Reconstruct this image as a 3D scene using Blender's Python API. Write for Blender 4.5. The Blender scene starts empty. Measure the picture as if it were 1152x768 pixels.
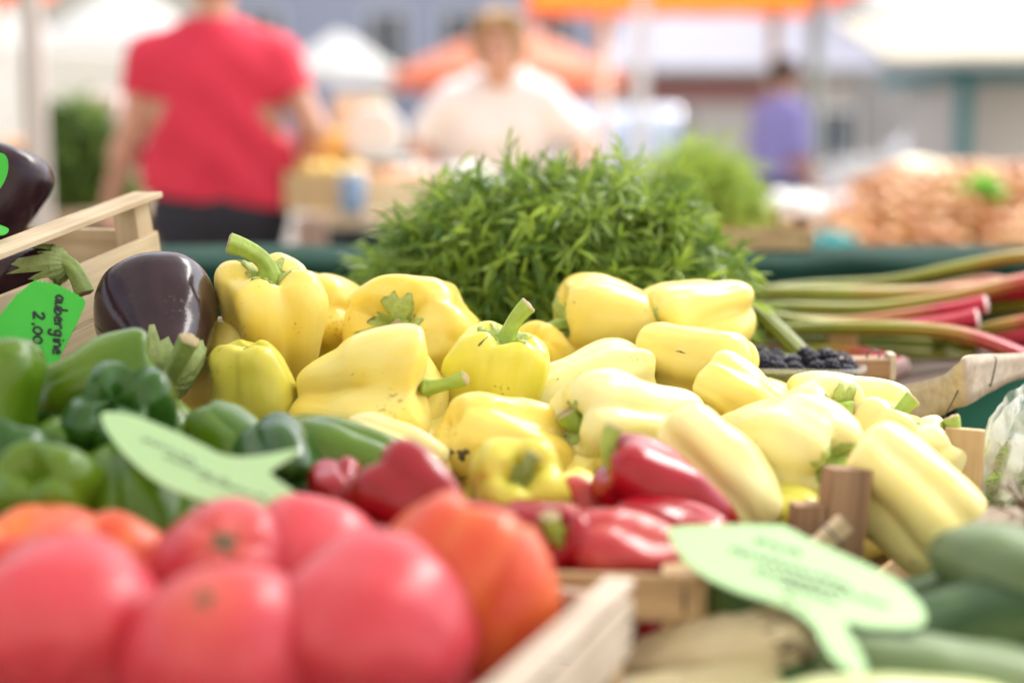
import bpy, bmesh, math, random
import numpy as np
from mathutils import Vector, Matrix, noise

random.seed(7)
scene = bpy.context.scene
COL = scene.collection
R_ = math.radians

# ---------------------------------------------------------------- camera
CAM = Vector((0, 0, 1.2)); PITCH = math.atan(234 / 1600.0); FPX = 1600.0
FW = Vector((0, math.cos(PITCH), -math.sin(PITCH)))
UP = Vector((0, math.sin(PITCH), math.cos(PITCH)))
RT = Vector((1, 0, 0))
def DR(D):
    """foreground depths are eased away from the lens"""
    return D if D > .95 else .95 - (.95 - D) * .70
def P(x, y, D):
    """point seen at photo pixel (x, y) at depth D metres"""
    D = DR(D)
    return CAM + FW * D + RT * ((x - 576) / FPX * D) + UP * ((384 - y) / FPX * D)
def PZ(x, y, z):
    """point seen at pixel (x, y) that lies at height z"""
    d = FW + RT * ((x - 576) / FPX) + UP * ((384 - y) / FPX)
    return CAM + d * ((z - CAM.z) / d.z)
def plane_hit(x, y, p0, n):
    d = FW + RT * ((x - 576) / FPX) + UP * ((384 - y) / FPX)
    return CAM + d * ((p0 - CAM).dot(n) / d.dot(n))
def CD(r, u, t):
    """direction given as right, up, towards the camera"""
    return (RT * r + UP * u - FW * t).normalized()

cd = bpy.data.cameras.new('camera'); cam = bpy.data.objects.new('camera', cd); COL.objects.link(cam)
cam.location = CAM; cam.rotation_euler = (math.pi / 2 - PITCH, 0, 0)
cd.sensor_width = 36; cd.lens = 50; cd.clip_start = 0.02; cd.clip_end = 500
cd.dof.use_dof = True; cd.dof.focus_distance = 1.15; cd.dof.aperture_fstop = 1.95
cd.dof.aperture_blades = 0
scene.camera = cam

def nvec(q):
    q = Vector(q); return Vector((noise.noise(q + Vector((9.3, 1.7, 4.1))), noise.noise(q + Vector((-3.6, 12.4, 7.7))), noise.noise(q + Vector((5.9, -8.2, 15.3))))) * 1.15
# ---------------------------------------------------------------- linking helpers
def tag(o, label=None, cat=None, group=None, kind=None):
    if label: o['label'] = label
    if cat: o['category'] = cat
    if group: o['group'] = group
    if kind: o['kind'] = kind
    return o
def empty(name, loc, label, cat, group=None, mat=None):
    o = bpy.data.objects.new(name, None); COL.objects.link(o)
    o.empty_display_size = 0.02
    if mat is not None: o.matrix_world = mat
    else: o.location = loc
    return tag(o, label, cat, group)
def link(name, me, material=None, parent=None, smooth=True):
    o = bpy.data.objects.new(name, me); COL.objects.link(o)
    if material: me.materials.append(material)
    if parent is not None: o.parent = parent
    if smooth: me.polygons.foreach_set('use_smooth', [True] * len(me.polygons))
    return o
def mesh(name, V, F, material=None, parent=None, smooth=True, attr=None):
    me = bpy.data.meshes.new(name)
    me.from_pydata([tuple(v) for v in V], [], [tuple(f) for f in F])
    if attr is not None:
        for k, vals in attr.items():
            a = me.attributes.new(k, 'FLOAT', 'POINT'); a.data.foreach_set('value', [float(q) for q in vals])
    me.update()
    return link(name, me, material, parent, smooth)
def frame(loc, zdir, roll=0.0):
    z = Vector(zdir).normalized()
    ref = Vector((0, 0, 1)) if abs(z.z) < 0.9 else Vector((1, 0, 0))
    x = ref.cross(z).normalized(); y = z.cross(x)
    m = Matrix((x, y, z)).transposed().to_4x4()
    return Matrix.Translation(loc) @ m @ Matrix.Rotation(roll, 4, 'Z')
def axes(loc, x, y, z):
    m = Matrix((x, y, z)).transposed().to_4x4(); return Matrix.Translation(loc) @ m
class MB:
    """collects boxes, tubes and sheets; build() links them as one mesh"""
    def __init__(s): s.V = []; s.F = []
    def add(s, V, F):
        n = len(s.V); s.V += [Vector(v) for v in V]; s.F += [tuple(i + n for i in f) for f in F]; return s
    def box(s, c, size, M=None, bev=0.0):
        bm = bmesh.new(); bmesh.ops.create_cube(bm, size=1.0)
        for v in bm.verts: v.co = Vector((v.co.x * size[0], v.co.y * size[1], v.co.z * size[2]))
        if bev: bmesh.ops.bevel(bm, geom=bm.edges[:], offset=bev, segments=2, affect='EDGES', profile=0.6)
        T = Matrix.Translation(c); T = M @ T if M is not None else T
        bm.verts.index_update()
        s.add([T @ v.co for v in bm.verts], [[v.index for v in f.verts] for f in bm.faces]); bm.free(); return s
    def tube(s, pts, rad, n=10, caps=True):
        pts = [Vector(p) for p in pts]
        if not hasattr(rad, '__len__'): rad = [rad] * len(pts)
        V = []; F = []; prev = None
        for i, p in enumerate(pts):
            t = (pts[min(i + 1, len(pts) - 1)] - pts[max(i - 1, 0)]).normalized()
            if prev is None:
                ref = Vector((0, 0, 1)) if abs(t.z) < 0.9 else Vector((1, 0, 0)); a = ref.cross(t).normalized()
            else: a = (prev - t * prev.dot(t)).normalized()
            prev = a; b = t.cross(a)
            for k in range(n):
                th = 2 * math.pi * k / n; V.append(p + (a * math.cos(th) + b * math.sin(th)) * rad[i])
        m = len(pts)
        for i in range(m - 1):
            for k in range(n):
                F.append((i * n + k, i * n + (k + 1) % n, (i + 1) * n + (k + 1) % n, (i + 1) * n + k))
        if caps: F.append(tuple(range(n - 1, -1, -1))); F.append(tuple((m - 1) * n + k for k in range(n)))
        return s.add(V, F)
    def lathe(s, prof, n=24, M=None):
        V = []; F = []
        for r, z in prof:
            for k in range(n):
                th = 2 * math.pi * k / n; v = Vector((r * math.cos(th), r * math.sin(th), z)); V.append(M @ v if M is not None else v)
        for i in range(len(prof) - 1):
            for k in range(n): F.append((i * n + k, i * n + (k + 1) % n, (i + 1) * n + (k + 1) % n, (i + 1) * n + k))
        F.append(tuple(range(n - 1, -1, -1))); F.append(tuple((len(prof) - 1) * n + k for k in range(n)))
        return s.add(V, F)
    def sheet(s, poly, n, th):
        """flat outline extruded by th along n"""
        k = len(poly); n = Vector(n) * th
        V = [Vector(p) for p in poly] + [Vector(p) + n for p in poly]
        F = [tuple(range(k - 1, -1, -1)), tuple(range(k, 2 * k))] + [(i, (i + 1) % k, k + (i + 1) % k, k + i) for i in range(k)]
        return s.add(V, F)
    def build(s, name, material=None, parent=None, smooth=False): return mesh(name, s.V, s.F, material, parent, smooth)

def catmull(pts, m):
    """resample a list of tuples to m samples with Catmull-Rom"""
    A = np.array(pts, float); n = len(A)
    out = []
    for j in range(m):
        u = j / (m - 1) * (n - 1); i = min(int(u), n - 2); f = u - i
        p0, p1, p2, p3 = A[max(i - 1, 0)], A[i], A[i + 1], A[min(i + 2, n - 1)]
        out.append(0.5 * ((2 * p1) + (-p0 + p2) * f + (2 * p0 - 5 * p1 + 4 * p2 - p3) * f * f + (-p0 + 3 * p1 - 3 * p2 + p3) * f ** 3))
    return np.array(out)

# ---------------------------------------------------------------- materials
MATS = {}
def new_mat(name):
    m = bpy.data.materials.new(name); m.use_nodes = True; nt = m.node_tree
    b = nt.nodes['Principled BSDF']; MATS[name] = m
    return m, nt, b
def N(nt, t, **kw):
    n = nt.nodes.new(t)
    for k, v in kw.items(): setattr(n, k, v)
    return n
def plain(name, c, rough=0.6, metal=0.0, var=0.12, scale=8.0, bump=0.0, bscale=60.0, **kw):
    """base colour with soft mottling and a fine bump"""
    m, nt, b = new_mat(name)
    tc = N(nt, 'ShaderNodeTexCoord'); oi = N(nt, 'ShaderNodeObjectInfo')
    no = N(nt, 'ShaderNodeTexNoise', noise_dimensions='4D'); no.inputs['Scale'].default_value = scale; no.inputs['Detail'].default_value = 4
    nt.links.new(tc.outputs['Object'], no.inputs['Vector'])
    mul = N(nt, 'ShaderNodeMath', operation='MULTIPLY'); mul.inputs[1].default_value = 37.0
    nt.links.new(oi.outputs['Random'], mul.inputs[0]); nt.links.new(mul.outputs[0], no.inputs['W'])
    mx = N(nt, 'ShaderNodeMix', data_type='RGBA')
    mx.inputs[6].default_value = (*[q * (1 - var) for q in c], 1); mx.inputs[7].default_value = (*[min(1, q * (1 + var)) for q in c], 1)
    nt.links.new(no.outputs['Fac'], mx.inputs[0]); nt.links.new(mx.outputs[2], b.inputs['Base Color'])
    b.inputs['Roughness'].default_value = rough; b.inputs['Metallic'].default_value = metal
    if bump:
        n2 = N(nt, 'ShaderNodeTexNoise'); n2.inputs['Scale'].default_value = bscale; n2.inputs['Detail'].default_value = 5
        nt.links.new(tc.outputs['Object'], n2.inputs['Vector'])
        bp = N(nt, 'ShaderNodeBump'); bp.inputs['Strength'].default_value = bump; bp.inputs['Distance'].default_value = 0.002
        nt.links.new(n2.outputs['Fac'], bp.inputs['Height']); nt.links.new(bp.outputs[0], b.inputs['Normal'])
    for k, v in kw.items(): b.inputs[k.replace('_', ' ')].default_value = v
    return m
def skin_mat(name, c1, c2, c3=None, rough=0.30, sss=0.22, srad=(0.02, 0.011, 0.003), scale=14, spots=0.5, spotc=(0.16, 0.08, 0.02), coat=0.24, crough=.13, streak=True, bump=0.08, band=None, spec=0.2):
    """vegetable skin: two tones blended by soft noise and by streaks that run from stem to tip, with a few specks"""
    m, nt, b = new_mat(name); L = nt.links.new
    tc = N(nt, 'ShaderNodeTexCoord'); oi = N(nt, 'ShaderNodeObjectInfo')
    mul = N(nt, 'ShaderNodeMath', operation='MULTIPLY'); mul.inputs[1].default_value = 53.0
    L(oi.outputs['Random'], mul.inputs[0])
    n1 = N(nt, 'ShaderNodeTexNoise', noise_dimensions='4D'); n1.inputs['Scale'].default_value = scale; n1.inputs['Detail'].default_value = 3
    L(tc.outputs['Object'], n1.inputs['Vector']); L(mul.outputs[0], n1.inputs['W'])
    mr = N(nt, 'ShaderNodeMapRange'); mr.inputs[1].default_value = 0.35; mr.inputs[2].default_value = 0.65
    L(n1.outputs['Fac'], mr.inputs[0])
    mx = N(nt, 'ShaderNodeMix', data_type='RGBA'); mx.inputs[6].default_value = (*c1, 1); mx.inputs[7].default_value = (*c2, 1)
    L(mr.outputs[0], mx.inputs[0]); cur = mx.outputs[2]
    if streak:
        mp = N(nt, 'ShaderNodeMapping'); mp.inputs['Scale'].default_value = (1, 1, 0.12); L(tc.outputs['Object'], mp.inputs['Vector'])
        n2 = N(nt, 'ShaderNodeTexNoise', noise_dimensions='4D'); n2.inputs['Scale'].default_value = 90; n2.inputs['Detail'].default_value = 3
        L(mp.outputs[0], n2.inputs['Vector']); L(mul.outputs[0], n2.inputs['W'])
        mr2 = N(nt, 'ShaderNodeMapRange'); mr2.inputs[1].default_value = 0.45; mr2.inputs[2].default_value = 0.8; mr2.inputs[4].default_value = 0.35
        L(n2.outputs['Fac'], mr2.inputs[0])
        mxs = N(nt, 'ShaderNodeMix', data_type='RGBA'); mxs.inputs[7].default_value = (*(c3 or c2), 1)
        L(mr2.outputs[0], mxs.inputs[0]); L(cur, mxs.inputs[6]); cur = mxs.outputs[2]
    if band:
        at = N(nt, 'ShaderNodeAttribute', attribute_name='t')
        mrb = N(nt, 'ShaderNodeMapRange'); mrb.inputs[1].default_value = band[1]; mrb.inputs[2].default_value = band[2]
        mrb.inputs[3].default_value = band[3]; mrb.inputs[4].default_value = 0
        L(at.outputs['Fac'], mrb.inputs[0])
        mxb = N(nt, 'ShaderNodeMix', data_type='RGBA'); mxb.inputs[7].default_value = (*band[0], 1)
        L(mrb.outputs[0], mxb.inputs[0]); L(cur, mxb.inputs[6]); cur = mxb.outputs[2]
    if spots:
        n3 = N(nt, 'ShaderNodeTexNoise', noise_dimensions='4D'); n3.inputs['Scale'].default_value = 260; n3.inputs['Detail'].default_value = 2
        L(tc.outputs['Object'], n3.inputs['Vector']); L(mul.outputs[0], n3.inputs['W'])
        n4 = N(nt, 'ShaderNodeTexNoise', noise_dimensions='4D'); n4.inputs['Scale'].default_value = 26
        L(tc.outputs['Object'], n4.inputs['Vector']); L(mul.outputs[0], n4.inputs['W'])
        ad = N(nt, 'ShaderNodeMath', operation='ADD'); L(n3.outputs['Fac'], ad.inputs[0]); L(n4.outputs['Fac'], ad.inputs[1])
        mr3 = N(nt, 'ShaderNodeMapRange'); mr3.inputs[1].default_value = 1.25; mr3.inputs[2].default_value = 1.36; mr3.inputs[4].default_value = spots
        L(ad.outputs[0], mr3.inputs[0])
        mx3 = N(nt, 'ShaderNodeMix', data_type='RGBA'); mx3.inputs[7].default_value = (*spotc, 1)
        L(mr3.outputs[0], mx3.inputs[0]); L(cur, mx3.inputs[6]); cur = mx3.outputs[2]
    # each fruit a little lighter or deeper than the next
    hs = N(nt, 'ShaderNodeHueSaturation'); vr = N(nt, 'ShaderNodeMapRange'); vr.inputs[3].default_value = 0.92; vr.inputs[4].default_value = 1.07
    L(oi.outputs['Random'], vr.inputs[0]); L(vr.outputs[0], hs.inputs['Value']); L(cur, hs.inputs['Color'])
    L(hs.outputs[0], b.inputs['Base Color'])
    b.inputs['Roughness'].default_value = rough; b.inputs['Specular IOR Level'].default_value = spec
    b.inputs['Subsurface Weight'].default_value = sss; b.inputs['Subsurface Radius'].default_value = srad; b.inputs['Subsurface Scale'].default_value = 1.0
    b.inputs['Coat Weight'].default_value = coat; b.inputs['Coat Roughness'].default_value = crough
    nb = N(nt, 'ShaderNodeTexNoise'); nb.inputs['Scale'].default_value = 55; nb.inputs['Detail'].default_value = 3; L(tc.outputs['Object'], nb.inputs['Vector'])
    bp = N(nt, 'ShaderNodeBump'); bp.inputs['Strength'].default_value = bump; bp.inputs['Distance'].default_value = 0.004
    L(nb.outputs['Fac'], bp.inputs['Height']); L(bp.outputs[0], b.inputs['Normal']); L(bp.outputs[0], b.inputs['Coat Normal'])
    return m
def wood_mat(name, c1, c2, scale=1.0, rough=0.75):
    """sawn crate wood: grain runs along local X"""
    m, nt, b = new_mat(name); L = nt.links.new
    tc = N(nt, 'ShaderNodeTexCoord'); oi = N(nt, 'ShaderNodeObjectInfo')
    mul = N(nt, 'ShaderNodeMath', operation='MULTIPLY'); mul.inputs[1].default_value = 91.0; L(oi.outputs['Random'], mul.inputs[0])
    mp = N(nt, 'ShaderNodeMapping'); mp.inputs['Scale'].default_value = (6 * scale, 110 * scale, 110 * scale); L(tc.outputs['Object'], mp.inputs['Vector'])
    n1 = N(nt, 'ShaderNodeTexNoise', noise_dimensions='4D'); n1.inputs['Scale'].default_value = 1.0; n1.inputs['Detail'].default_value = 6; n1.inputs['Distortion'].default_value = 0.6
    L(mp.outputs[0], n1.inputs['Vector']); L(mul.outputs[0], n1.inputs['W'])
    n2 = N(nt, 'ShaderNodeTexNoise', noise_dimensions='4D'); n2.inputs['Scale'].default_value = 9 * scale; n2.inputs['Detail'].default_value = 5
    L(tc.outputs['Object'], n2.inputs['Vector']); L(mul.outputs[0], n2.inputs['W'])
    cr = N(nt, 'ShaderNodeValToRGB'); cr.color_ramp.elements[0].position = 0.3; cr.color_ramp.elements[1].position = 0.66
    cr.color_ramp.elements[0].color = (*c2, 1); cr.color_ramp.elements[1].color = (*c1, 1); L(n1.outputs['Fac'], cr.inputs[0])
    mx = N(nt, 'ShaderNodeMix', data_type='RGBA', blend_type='MULTIPLY'); mx.inputs[0].default_value = 0.55
    cr2 = N(nt, 'ShaderNodeValToRGB'); cr2.color_ramp.elements[0].position = 0.36; cr2.color_ramp.elements[1].position = 0.55
    cr2.color_ramp.elements[0].color = (0.55, 0.48, 0.42, 1); cr2.color_ramp.elements[1].color = (1, 1, 1, 1)
    L(n2.outputs['Fac'], cr2.inputs[0]); L(cr.outputs[0], mx.inputs[6]); L(cr2.outputs[0], mx.inputs[7]); L(mx.outputs[2], b.inputs['Base Color'])
    b.inputs['Roughness'].default_value = rough
    bp = N(nt, 'ShaderNodeBump'); bp.inputs['Strength'].default_value = 0.35; bp.inputs['Distance'].default_value = 0.001
    L(n1.outputs['Fac'], bp.inputs['Height']); L(bp.outputs[0], b.inputs['Normal'])
    return m
def leaf_mat(name, c1, c2, trans=0.35, rough=0.45):
    m, nt, b = new_mat(name); L = nt.links.new
    at = N(nt, 'ShaderNodeAttribute', attribute_name='rnd')
    mx = N(nt, 'ShaderNodeMix', data_type='RGBA'); mx.inputs[6].default_value = (*c1, 1); mx.inputs[7].default_value = (*c2, 1)
    L(at.outputs['Fac'], mx.inputs[0]); L(mx.outputs[2], b.inputs['Base Color']); b.inputs['Roughness'].default_value = rough
    tr = N(nt, 'ShaderNodeBsdfTranslucent'); hs = N(nt, 'ShaderNodeHueSaturation'); hs.inputs['Value'].default_value = 1.6; hs.inputs['Hue'].default_value = 0.485
    L(mx.outputs[2], hs.inputs['Color']); L(hs.outputs[0], tr.inputs['Color'])
    ms = N(nt, 'ShaderNodeMixShader'); ms.inputs[0].default_value = trans
    L(b.outputs[0], ms.inputs[1]); L(tr.outputs[0], ms.inputs[2]); L(ms.outputs[0], nt.nodes['Material Output'].inputs[0])
    return m
def cloth_translucent(name, c, trans=0.4):
    m, nt, b = new_mat(name); L = nt.links.new
    b.inputs['Base Color'].default_value = (*c, 1); b.inputs['Roughness'].default_value = 0.8
    no = N(nt, 'ShaderNodeTexNoise'); no.inputs['Scale'].default_value = 3
    mx = N(nt, 'ShaderNodeMix', data_type='RGBA'); mx.inputs[6].default_value = (*[q * .9 for q in c], 1); mx.inputs[7].default_value = (*c, 1)
    L(no.outputs['Fac'], mx.inputs[0]); L(mx.outputs[2], b.inputs['Base Color'])
    tr = N(nt, 'ShaderNodeBsdfTranslucent'); L(mx.outputs[2], tr.inputs['Color'])
    ms = N(nt, 'ShaderNodeMixShader'); ms.inputs[0].default_value = trans
    L(b.outputs[0], ms.inputs[1]); L(tr.outputs[0], ms.inputs[2]); L(ms.outputs[0], nt.nodes['Material Output'].inputs[0])
    return m

M_yel = skin_mat('yellow_pepper_skin', (0.83, 0.61, 0.085), (0.85, 0.71, 0.20), (0.88, 0.79, 0.38))
M_pale = skin_mat('pale_pepper_skin', (0.81, 0.69, 0.23), (0.84, 0.77, 0.38), (0.87, 0.83, 0.50))
M_grn_yel = skin_mat('greenish_yellow_pepper_skin', (0.60, 0.55, 0.05), (0.72, 0.65, 0.11), (0.80, 0.74, 0.24))
M_grn = skin_mat('green_pepper_skin', (0.045, 0.115, 0.004), (0.10, 0.19, 0.008), (0.20, 0.29, 0.03), coat=.3, rough=0.25, sss=0.15, srad=(0.004, 0.008, 0.002), spotc=(0.03, 0.05, 0.01), spots=0.3)
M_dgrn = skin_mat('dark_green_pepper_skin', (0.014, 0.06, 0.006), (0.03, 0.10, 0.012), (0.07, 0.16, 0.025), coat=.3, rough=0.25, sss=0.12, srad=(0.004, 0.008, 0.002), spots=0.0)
M_red = skin_mat('red_pepper_skin', (0.24, 0.002, 0.006), (0.34, 0.004, 0.014), (0.40, 0.012, 0.025), coat=.4, rough=0.28, sss=0.25, srad=(0.02, 0.004, 0.003), spots=0.0)
M_pink = skin_mat('pinkish_red_pepper_skin', (0.38, 0.02, 0.03), (0.52, 0.08, 0.07), (0.66, 0.24, 0.17), rough=0.34, sss=0.25, srad=(0.02, 0.006, 0.004), spots=0.0)
M_tom = skin_mat('pink_tomato_skin', (0.50, 0.03, 0.045), (0.59, 0.06, 0.08), (0.65, 0.13, 0.13), crough=.3, rough=0.42, sss=0.3, srad=(0.03, 0.008, 0.005), spots=0.0, streak=True, coat=0.5, bump=0.05, band=((0.70, 0.16, 0.08), 0.03, 0.32, 0.7))
M_otom = skin_mat('orange_tomato_skin', (0.60, 0.04, 0.02), (0.70, 0.12, 0.03), (0.80, 0.38, 0.05), crough=.3, rough=0.42, sss=0.3, srad=(0.03, 0.01, 0.004), spots=0.0, streak=True, coat=0.5, bump=0.05, band=((0.82, 0.30, 0.08), 0.02, 0.3, 0.7))
M_egg = skin_mat('eggplant_skin', (0.013, 0.003, 0.009), (0.030, 0.009, 0.017), (0.065, 0.027, 0.03), rough=0.2, sss=0.0, spots=0.7, spotc=(0.12, 0.07, 0.05), coat=0.22, bump=0.12)
M_zuc = skin_mat('zucchini_skin', (0.015, 0.045, 0.010), (0.045, 0.10, 0.025), (0.20, 0.30, 0.09), rough=0.5, sss=0.08, srad=(0.003, 0.005, 0.002), spots=0.3, spotc=(0.3, 0.4, 0.2), coat=0.15)
M_gzuc = skin_mat('grey_green_squash_skin', (0.09, 0.14, 0.06), (0.15, 0.21, 0.10), (0.25, 0.31, 0.18), rough=0.5, sss=0.08, spots=0.3, spotc=(0.4, 0.45, 0.3), coat=0.1)
M_pzuc = skin_mat('pale_squash_skin', (0.45, 0.52, 0.2), (0.58, 0.62, 0.3), (0.7, 0.72, 0.45), rough=0.45, sss=0.15, spots=0.0)
M_stem = plain('pepper_stem_green', (0.33, 0.46, 0.08), 0.5, var=0.35, scale=90, bump=0.5, bscale=220)
M_dstem = plain('dull_stem_green', (0.22, 0.30, 0.08), 0.6, var=0.4, scale=70, bump=0.6, bscale=200)
M_cut = plain('dry_stem_end', (0.38, 0.30, 0.16), 0.85, var=0.35, scale=200)
M_calyx = plain('calyx_green', (0.40, 0.48, 0.12), 0.6, var=0.45, scale=120, bump=1.0, bscale=260)
M_scar = plain('brown_scar', (0.12, 0.09, 0.045), 0.8, var=0.4, scale=300)
M_wood = wood_mat('pale_crate_wood', (0.74, 0.60, 0.41), (0.55, 0.41, 0.25))
M_wwood = wood_mat('whitish_crate_wood', (0.66, 0.57, 0.47), (0.46, 0.37, 0.28))
M_bwood = wood_mat('brown_crate_wood', (0.42, 0.25, 0.14), (0.17, 0.09, 0.05))
M_twood = wood_mat('tan_crate_wood', (0.62, 0.44, 0.24), (0.44, 0.29, 0.15))
M_dwood = wood_mat('dark_basket_wood', (0.12, 0.07, 0.045), (0.06, 0.035, 0.02))
M_wire = plain('staple_wire', (0.12, 0.10, 0.09), 0.4, metal=0.8)
M_gcloth = plain('dark_green_cloth', (0.006, 0.030, 0.021), 0.95, var=0.25, scale=20, bump=0.3, Specular_IOR_Level=.15)
M_teal = plain('teal_cloth', (0.02, 0.16, 0.12), 0.85, var=0.2, scale=20)
# ---------------------------------------------------------------- vegetables
PROF = {
 'bell': [(0, .40), (.10, .405), (.26, .455), (.50, .5), (.80, .46), (.97, .32), (1, .12), (.95, -.12), (.84, -.32), (.64, -.46), (.38, -.5), (.16, -.465), (0, -.45)],
 'cone': [(0, .41), (.10, .415), (.28, .46), (.52, .5), (.84, .44), (1, .28), (.98, .08), (.86, -.14), (.70, -.33), (.50, -.45), (.28, -.5), (.12, -.49), (0, -.485)],
 'long': [(0, .42), (.12, .425), (.30, .47), (.58, .5), (.87, .44), (1, .30), (1, .06), (.96, -.16), (.87, -.34), (.68, -.46), (.40, -.5), (.16, -.465), (0, -.45)],
 'dome': [(0, .46), (.1, .462), (.25, .465), (.5, .42), (.8, .26), (.97, .05), (1, -.08), (.93, -.28), (.72, -.42), (.45, -.48), (.2, -.5), (0, -.5)],
 'tomato': [(0, .34), (.12, .36), (.30, .44), (.55, .48), (.82, .36), (.97, .14), (1, -.05), (.92, -.26), (.72, -.41), (.45, -.48), (.2, -.5), (0, -.5)],
 'plum': [(0, .5), (.06, .5), (.22, .475), (.48, .41), (.76, .25), (.95, .02), (1, -.16), (.9, -.34), (.62, -.46), (.3, -.5), (0, -.5)],
 'egg': [(0, .46), (.12, .47), (.28, .47), (.46, .42), (.60, .30), (.72, .12), (.88, -.08), (1, -.26), (.96, -.38), (.76, -.465), (.42, -.5), (0, -.5)],
 'zuc': [(0, .5), (.3, .5), (.45, .46), (.62, .38), (.85, .22), (1, 0), (1, -.2), (.95, -.34), (.75, -.44), (.4, -.49), (0, -.5)],
}
class Veg:
    def __init__(s, L, W, prof, nl, lobe, seed, bend=0.0, lump=0.05, dents=(), flat=1.0, m=46, n=64, grooves=()):
        s.grooves = grooves
        s.L, s.W, s.nl, s.lobe, s.bend, s.lump, s.dents, s.flat, s.m, s.n = L, W, nl, lobe, bend, lump, dents, flat, m, n
        s.pc = catmull(PROF[prof], 121); s.rs = random.Random(seed); s.off = Vector((s.rs.random() * 50, s.rs.random() * 50, s.rs.random() * 50))
        s.ph = s.rs.random() * 6.28; s.w1 = s.rs.uniform(-.25, .25); s.w2 = s.rs.random() * 6.28
        s.la = [s.rs.uniform(.72, 1.2) for _ in range(max(nl, 1))]
    def pt(s, t, th, off=0.0):
        f = t * 120; i = min(int(f), 119); r, z = s.pc[i] * (1 - (f - i)) + s.pc[i + 1] * (f - i)
        r = max(r, 0)
        if s.nl:
            tw = th + s.w1 * math.sin(th + s.w2) + 0.35 * (t - .5)
            ph = (tw * s.nl / 2 + s.ph); g = abs(math.sin(ph)); k = int(math.floor(ph / math.pi)) % s.nl
            cr = (1 - g) ** .85 * 1.25
            end = 0.62 + 0.62 * (abs(t - .45) * 2) ** 1.5
            amp = s.lobe * s.la[k]
            r *= 1 - amp * cr * end
            if t < .35: z -= amp * cr * .42 * math.sin(min(t / .35, 1) * math.pi) * s.W / s.L
            elif t > .75: z += amp * cr * .5 * math.sin((t - .75) / .25 * math.pi) * s.W / s.L
        for (dt, dth, sz, dep) in s.dents:
            a = (th - dth + math.pi) % (2 * math.pi) - math.pi
            r *= 1 - dep * math.exp(-((t - dt) ** 2 / (sz * .45) ** 2 + a * a / sz ** 2))
        for (gt, gw, gd, t0, t1) in s.grooves:
            if t0 < t < t1:
                a = (th - gt + .5 * (t - .5) + math.pi) % (2 * math.pi) - math.pi; r *= 1 - gd * (math.sin((t - t0) / (t1 - t0) * math.pi) ** .7) * math.exp(-abs(a / gw) ** 1.5)
        x = r * s.W / 2 * math.cos(th); y = r * s.W / 2 * math.sin(th) * s.flat; zz = z * s.L
        v = Vector((x, y, zz)); q = s.off + v * (2.2 / s.W) * .5
        nv = (nvec(q) + nvec(q * 2.3) * .42 + nvec(q * 5.5) * .07) * s.lump * 1.4 * s.W * min(1, r * 1.6 + .1)
        v += nv
        v.x += s.bend * (z * z - .08) * s.L
        if off:
            rr = Vector((v.x, v.y, 0)); v = v + (Vector((0, 0, 1)) * .8 + (rr.normalized() * .5 if rr.length > 1e-5 else Vector())).normalized() * off
        return v
    def body(s, name, mat, parent):
        V = []; F = []; T = []; m, n = s.m, s.n
        for i in range(1, m):
            t = i / m; t = t if t > .2 else t
            for k in range(n): V.append(s.pt(t, 2 * math.pi * k / n)); T.append(t)
        V.append(s.pt(0, 0)); T.append(0); V.append(s.pt(1, 0)); T.append(1); a, b = len(V) - 2, len(V) - 1
        for i in range(m - 2):
            for k in range(n): F.append((i * n + k, (i + 1) * n + k, (i + 1) * n + (k + 1) % n, i * n + (k + 1) % n))
        for k in range(n):
            F.append((a, k, (k + 1) % n)); F.append((b, (m - 2) * n + (k + 1) % n, (m - 2) * n + k))
        return mesh(name, V, F, mat, parent, attr={'t': T})
    def calyx(s, parent, tc=.13, pts=7, mat=None, star=.22, th=.0016, name='calyx', curl=0.0):
        """lobed cap that follows the top of the fruit"""
        V = []; F = []; n = 56; rows = 7; ph = s.rs.random() * 6
        for side in (1, 0):
            for i in range(rows):
                f = i / (rows - 1)
                for k in range(n):
                    a = 2 * math.pi * k / n
                    e = 1 - star * (1 - abs(math.sin(a * pts / 2 + ph)) ** .8) + .13 * math.sin(a * 3 + ph * 2) + .07 * math.sin(a * 13 + ph) + .05 * math.sin(a * 19)
                    tt = max(.004, f * tc * e)
                    o = (th * (1.4 - f * .9) + curl * f ** 2 * (.4 + .6 * abs(math.sin(a * 1.5 + ph)))) if side else -.0008 + curl * f ** 2 * (.4 + .6 * abs(math.sin(a * 1.5 + ph)))
                    V.append(s.pt(tt, a, o + .0006 * math.sin(a * 17)))
        for sd in (0, 1):
            b = sd * rows * n
            for i in range(rows - 1):
                for k in range(n):
                    q = (b + i * n + k, b + (i + 1) * n + k, b + (i + 1) * n + (k + 1) % n, b + i * n + (k + 1) % n)
                    F.append(q if sd == 0 else q[::-1])
            cap = tuple(b + k for k in range(n)); F.append(cap if sd == 0 else cap[::-1])
        e0 = (rows - 1) * n; e1 = rows * n + e0
        for k in range(n): F.append((e0 + k, e1 + k, e1 + (k + 1) % n, e0 + (k + 1) % n))
        return mesh(name, V, F, mat or M_calyx, parent)
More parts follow.
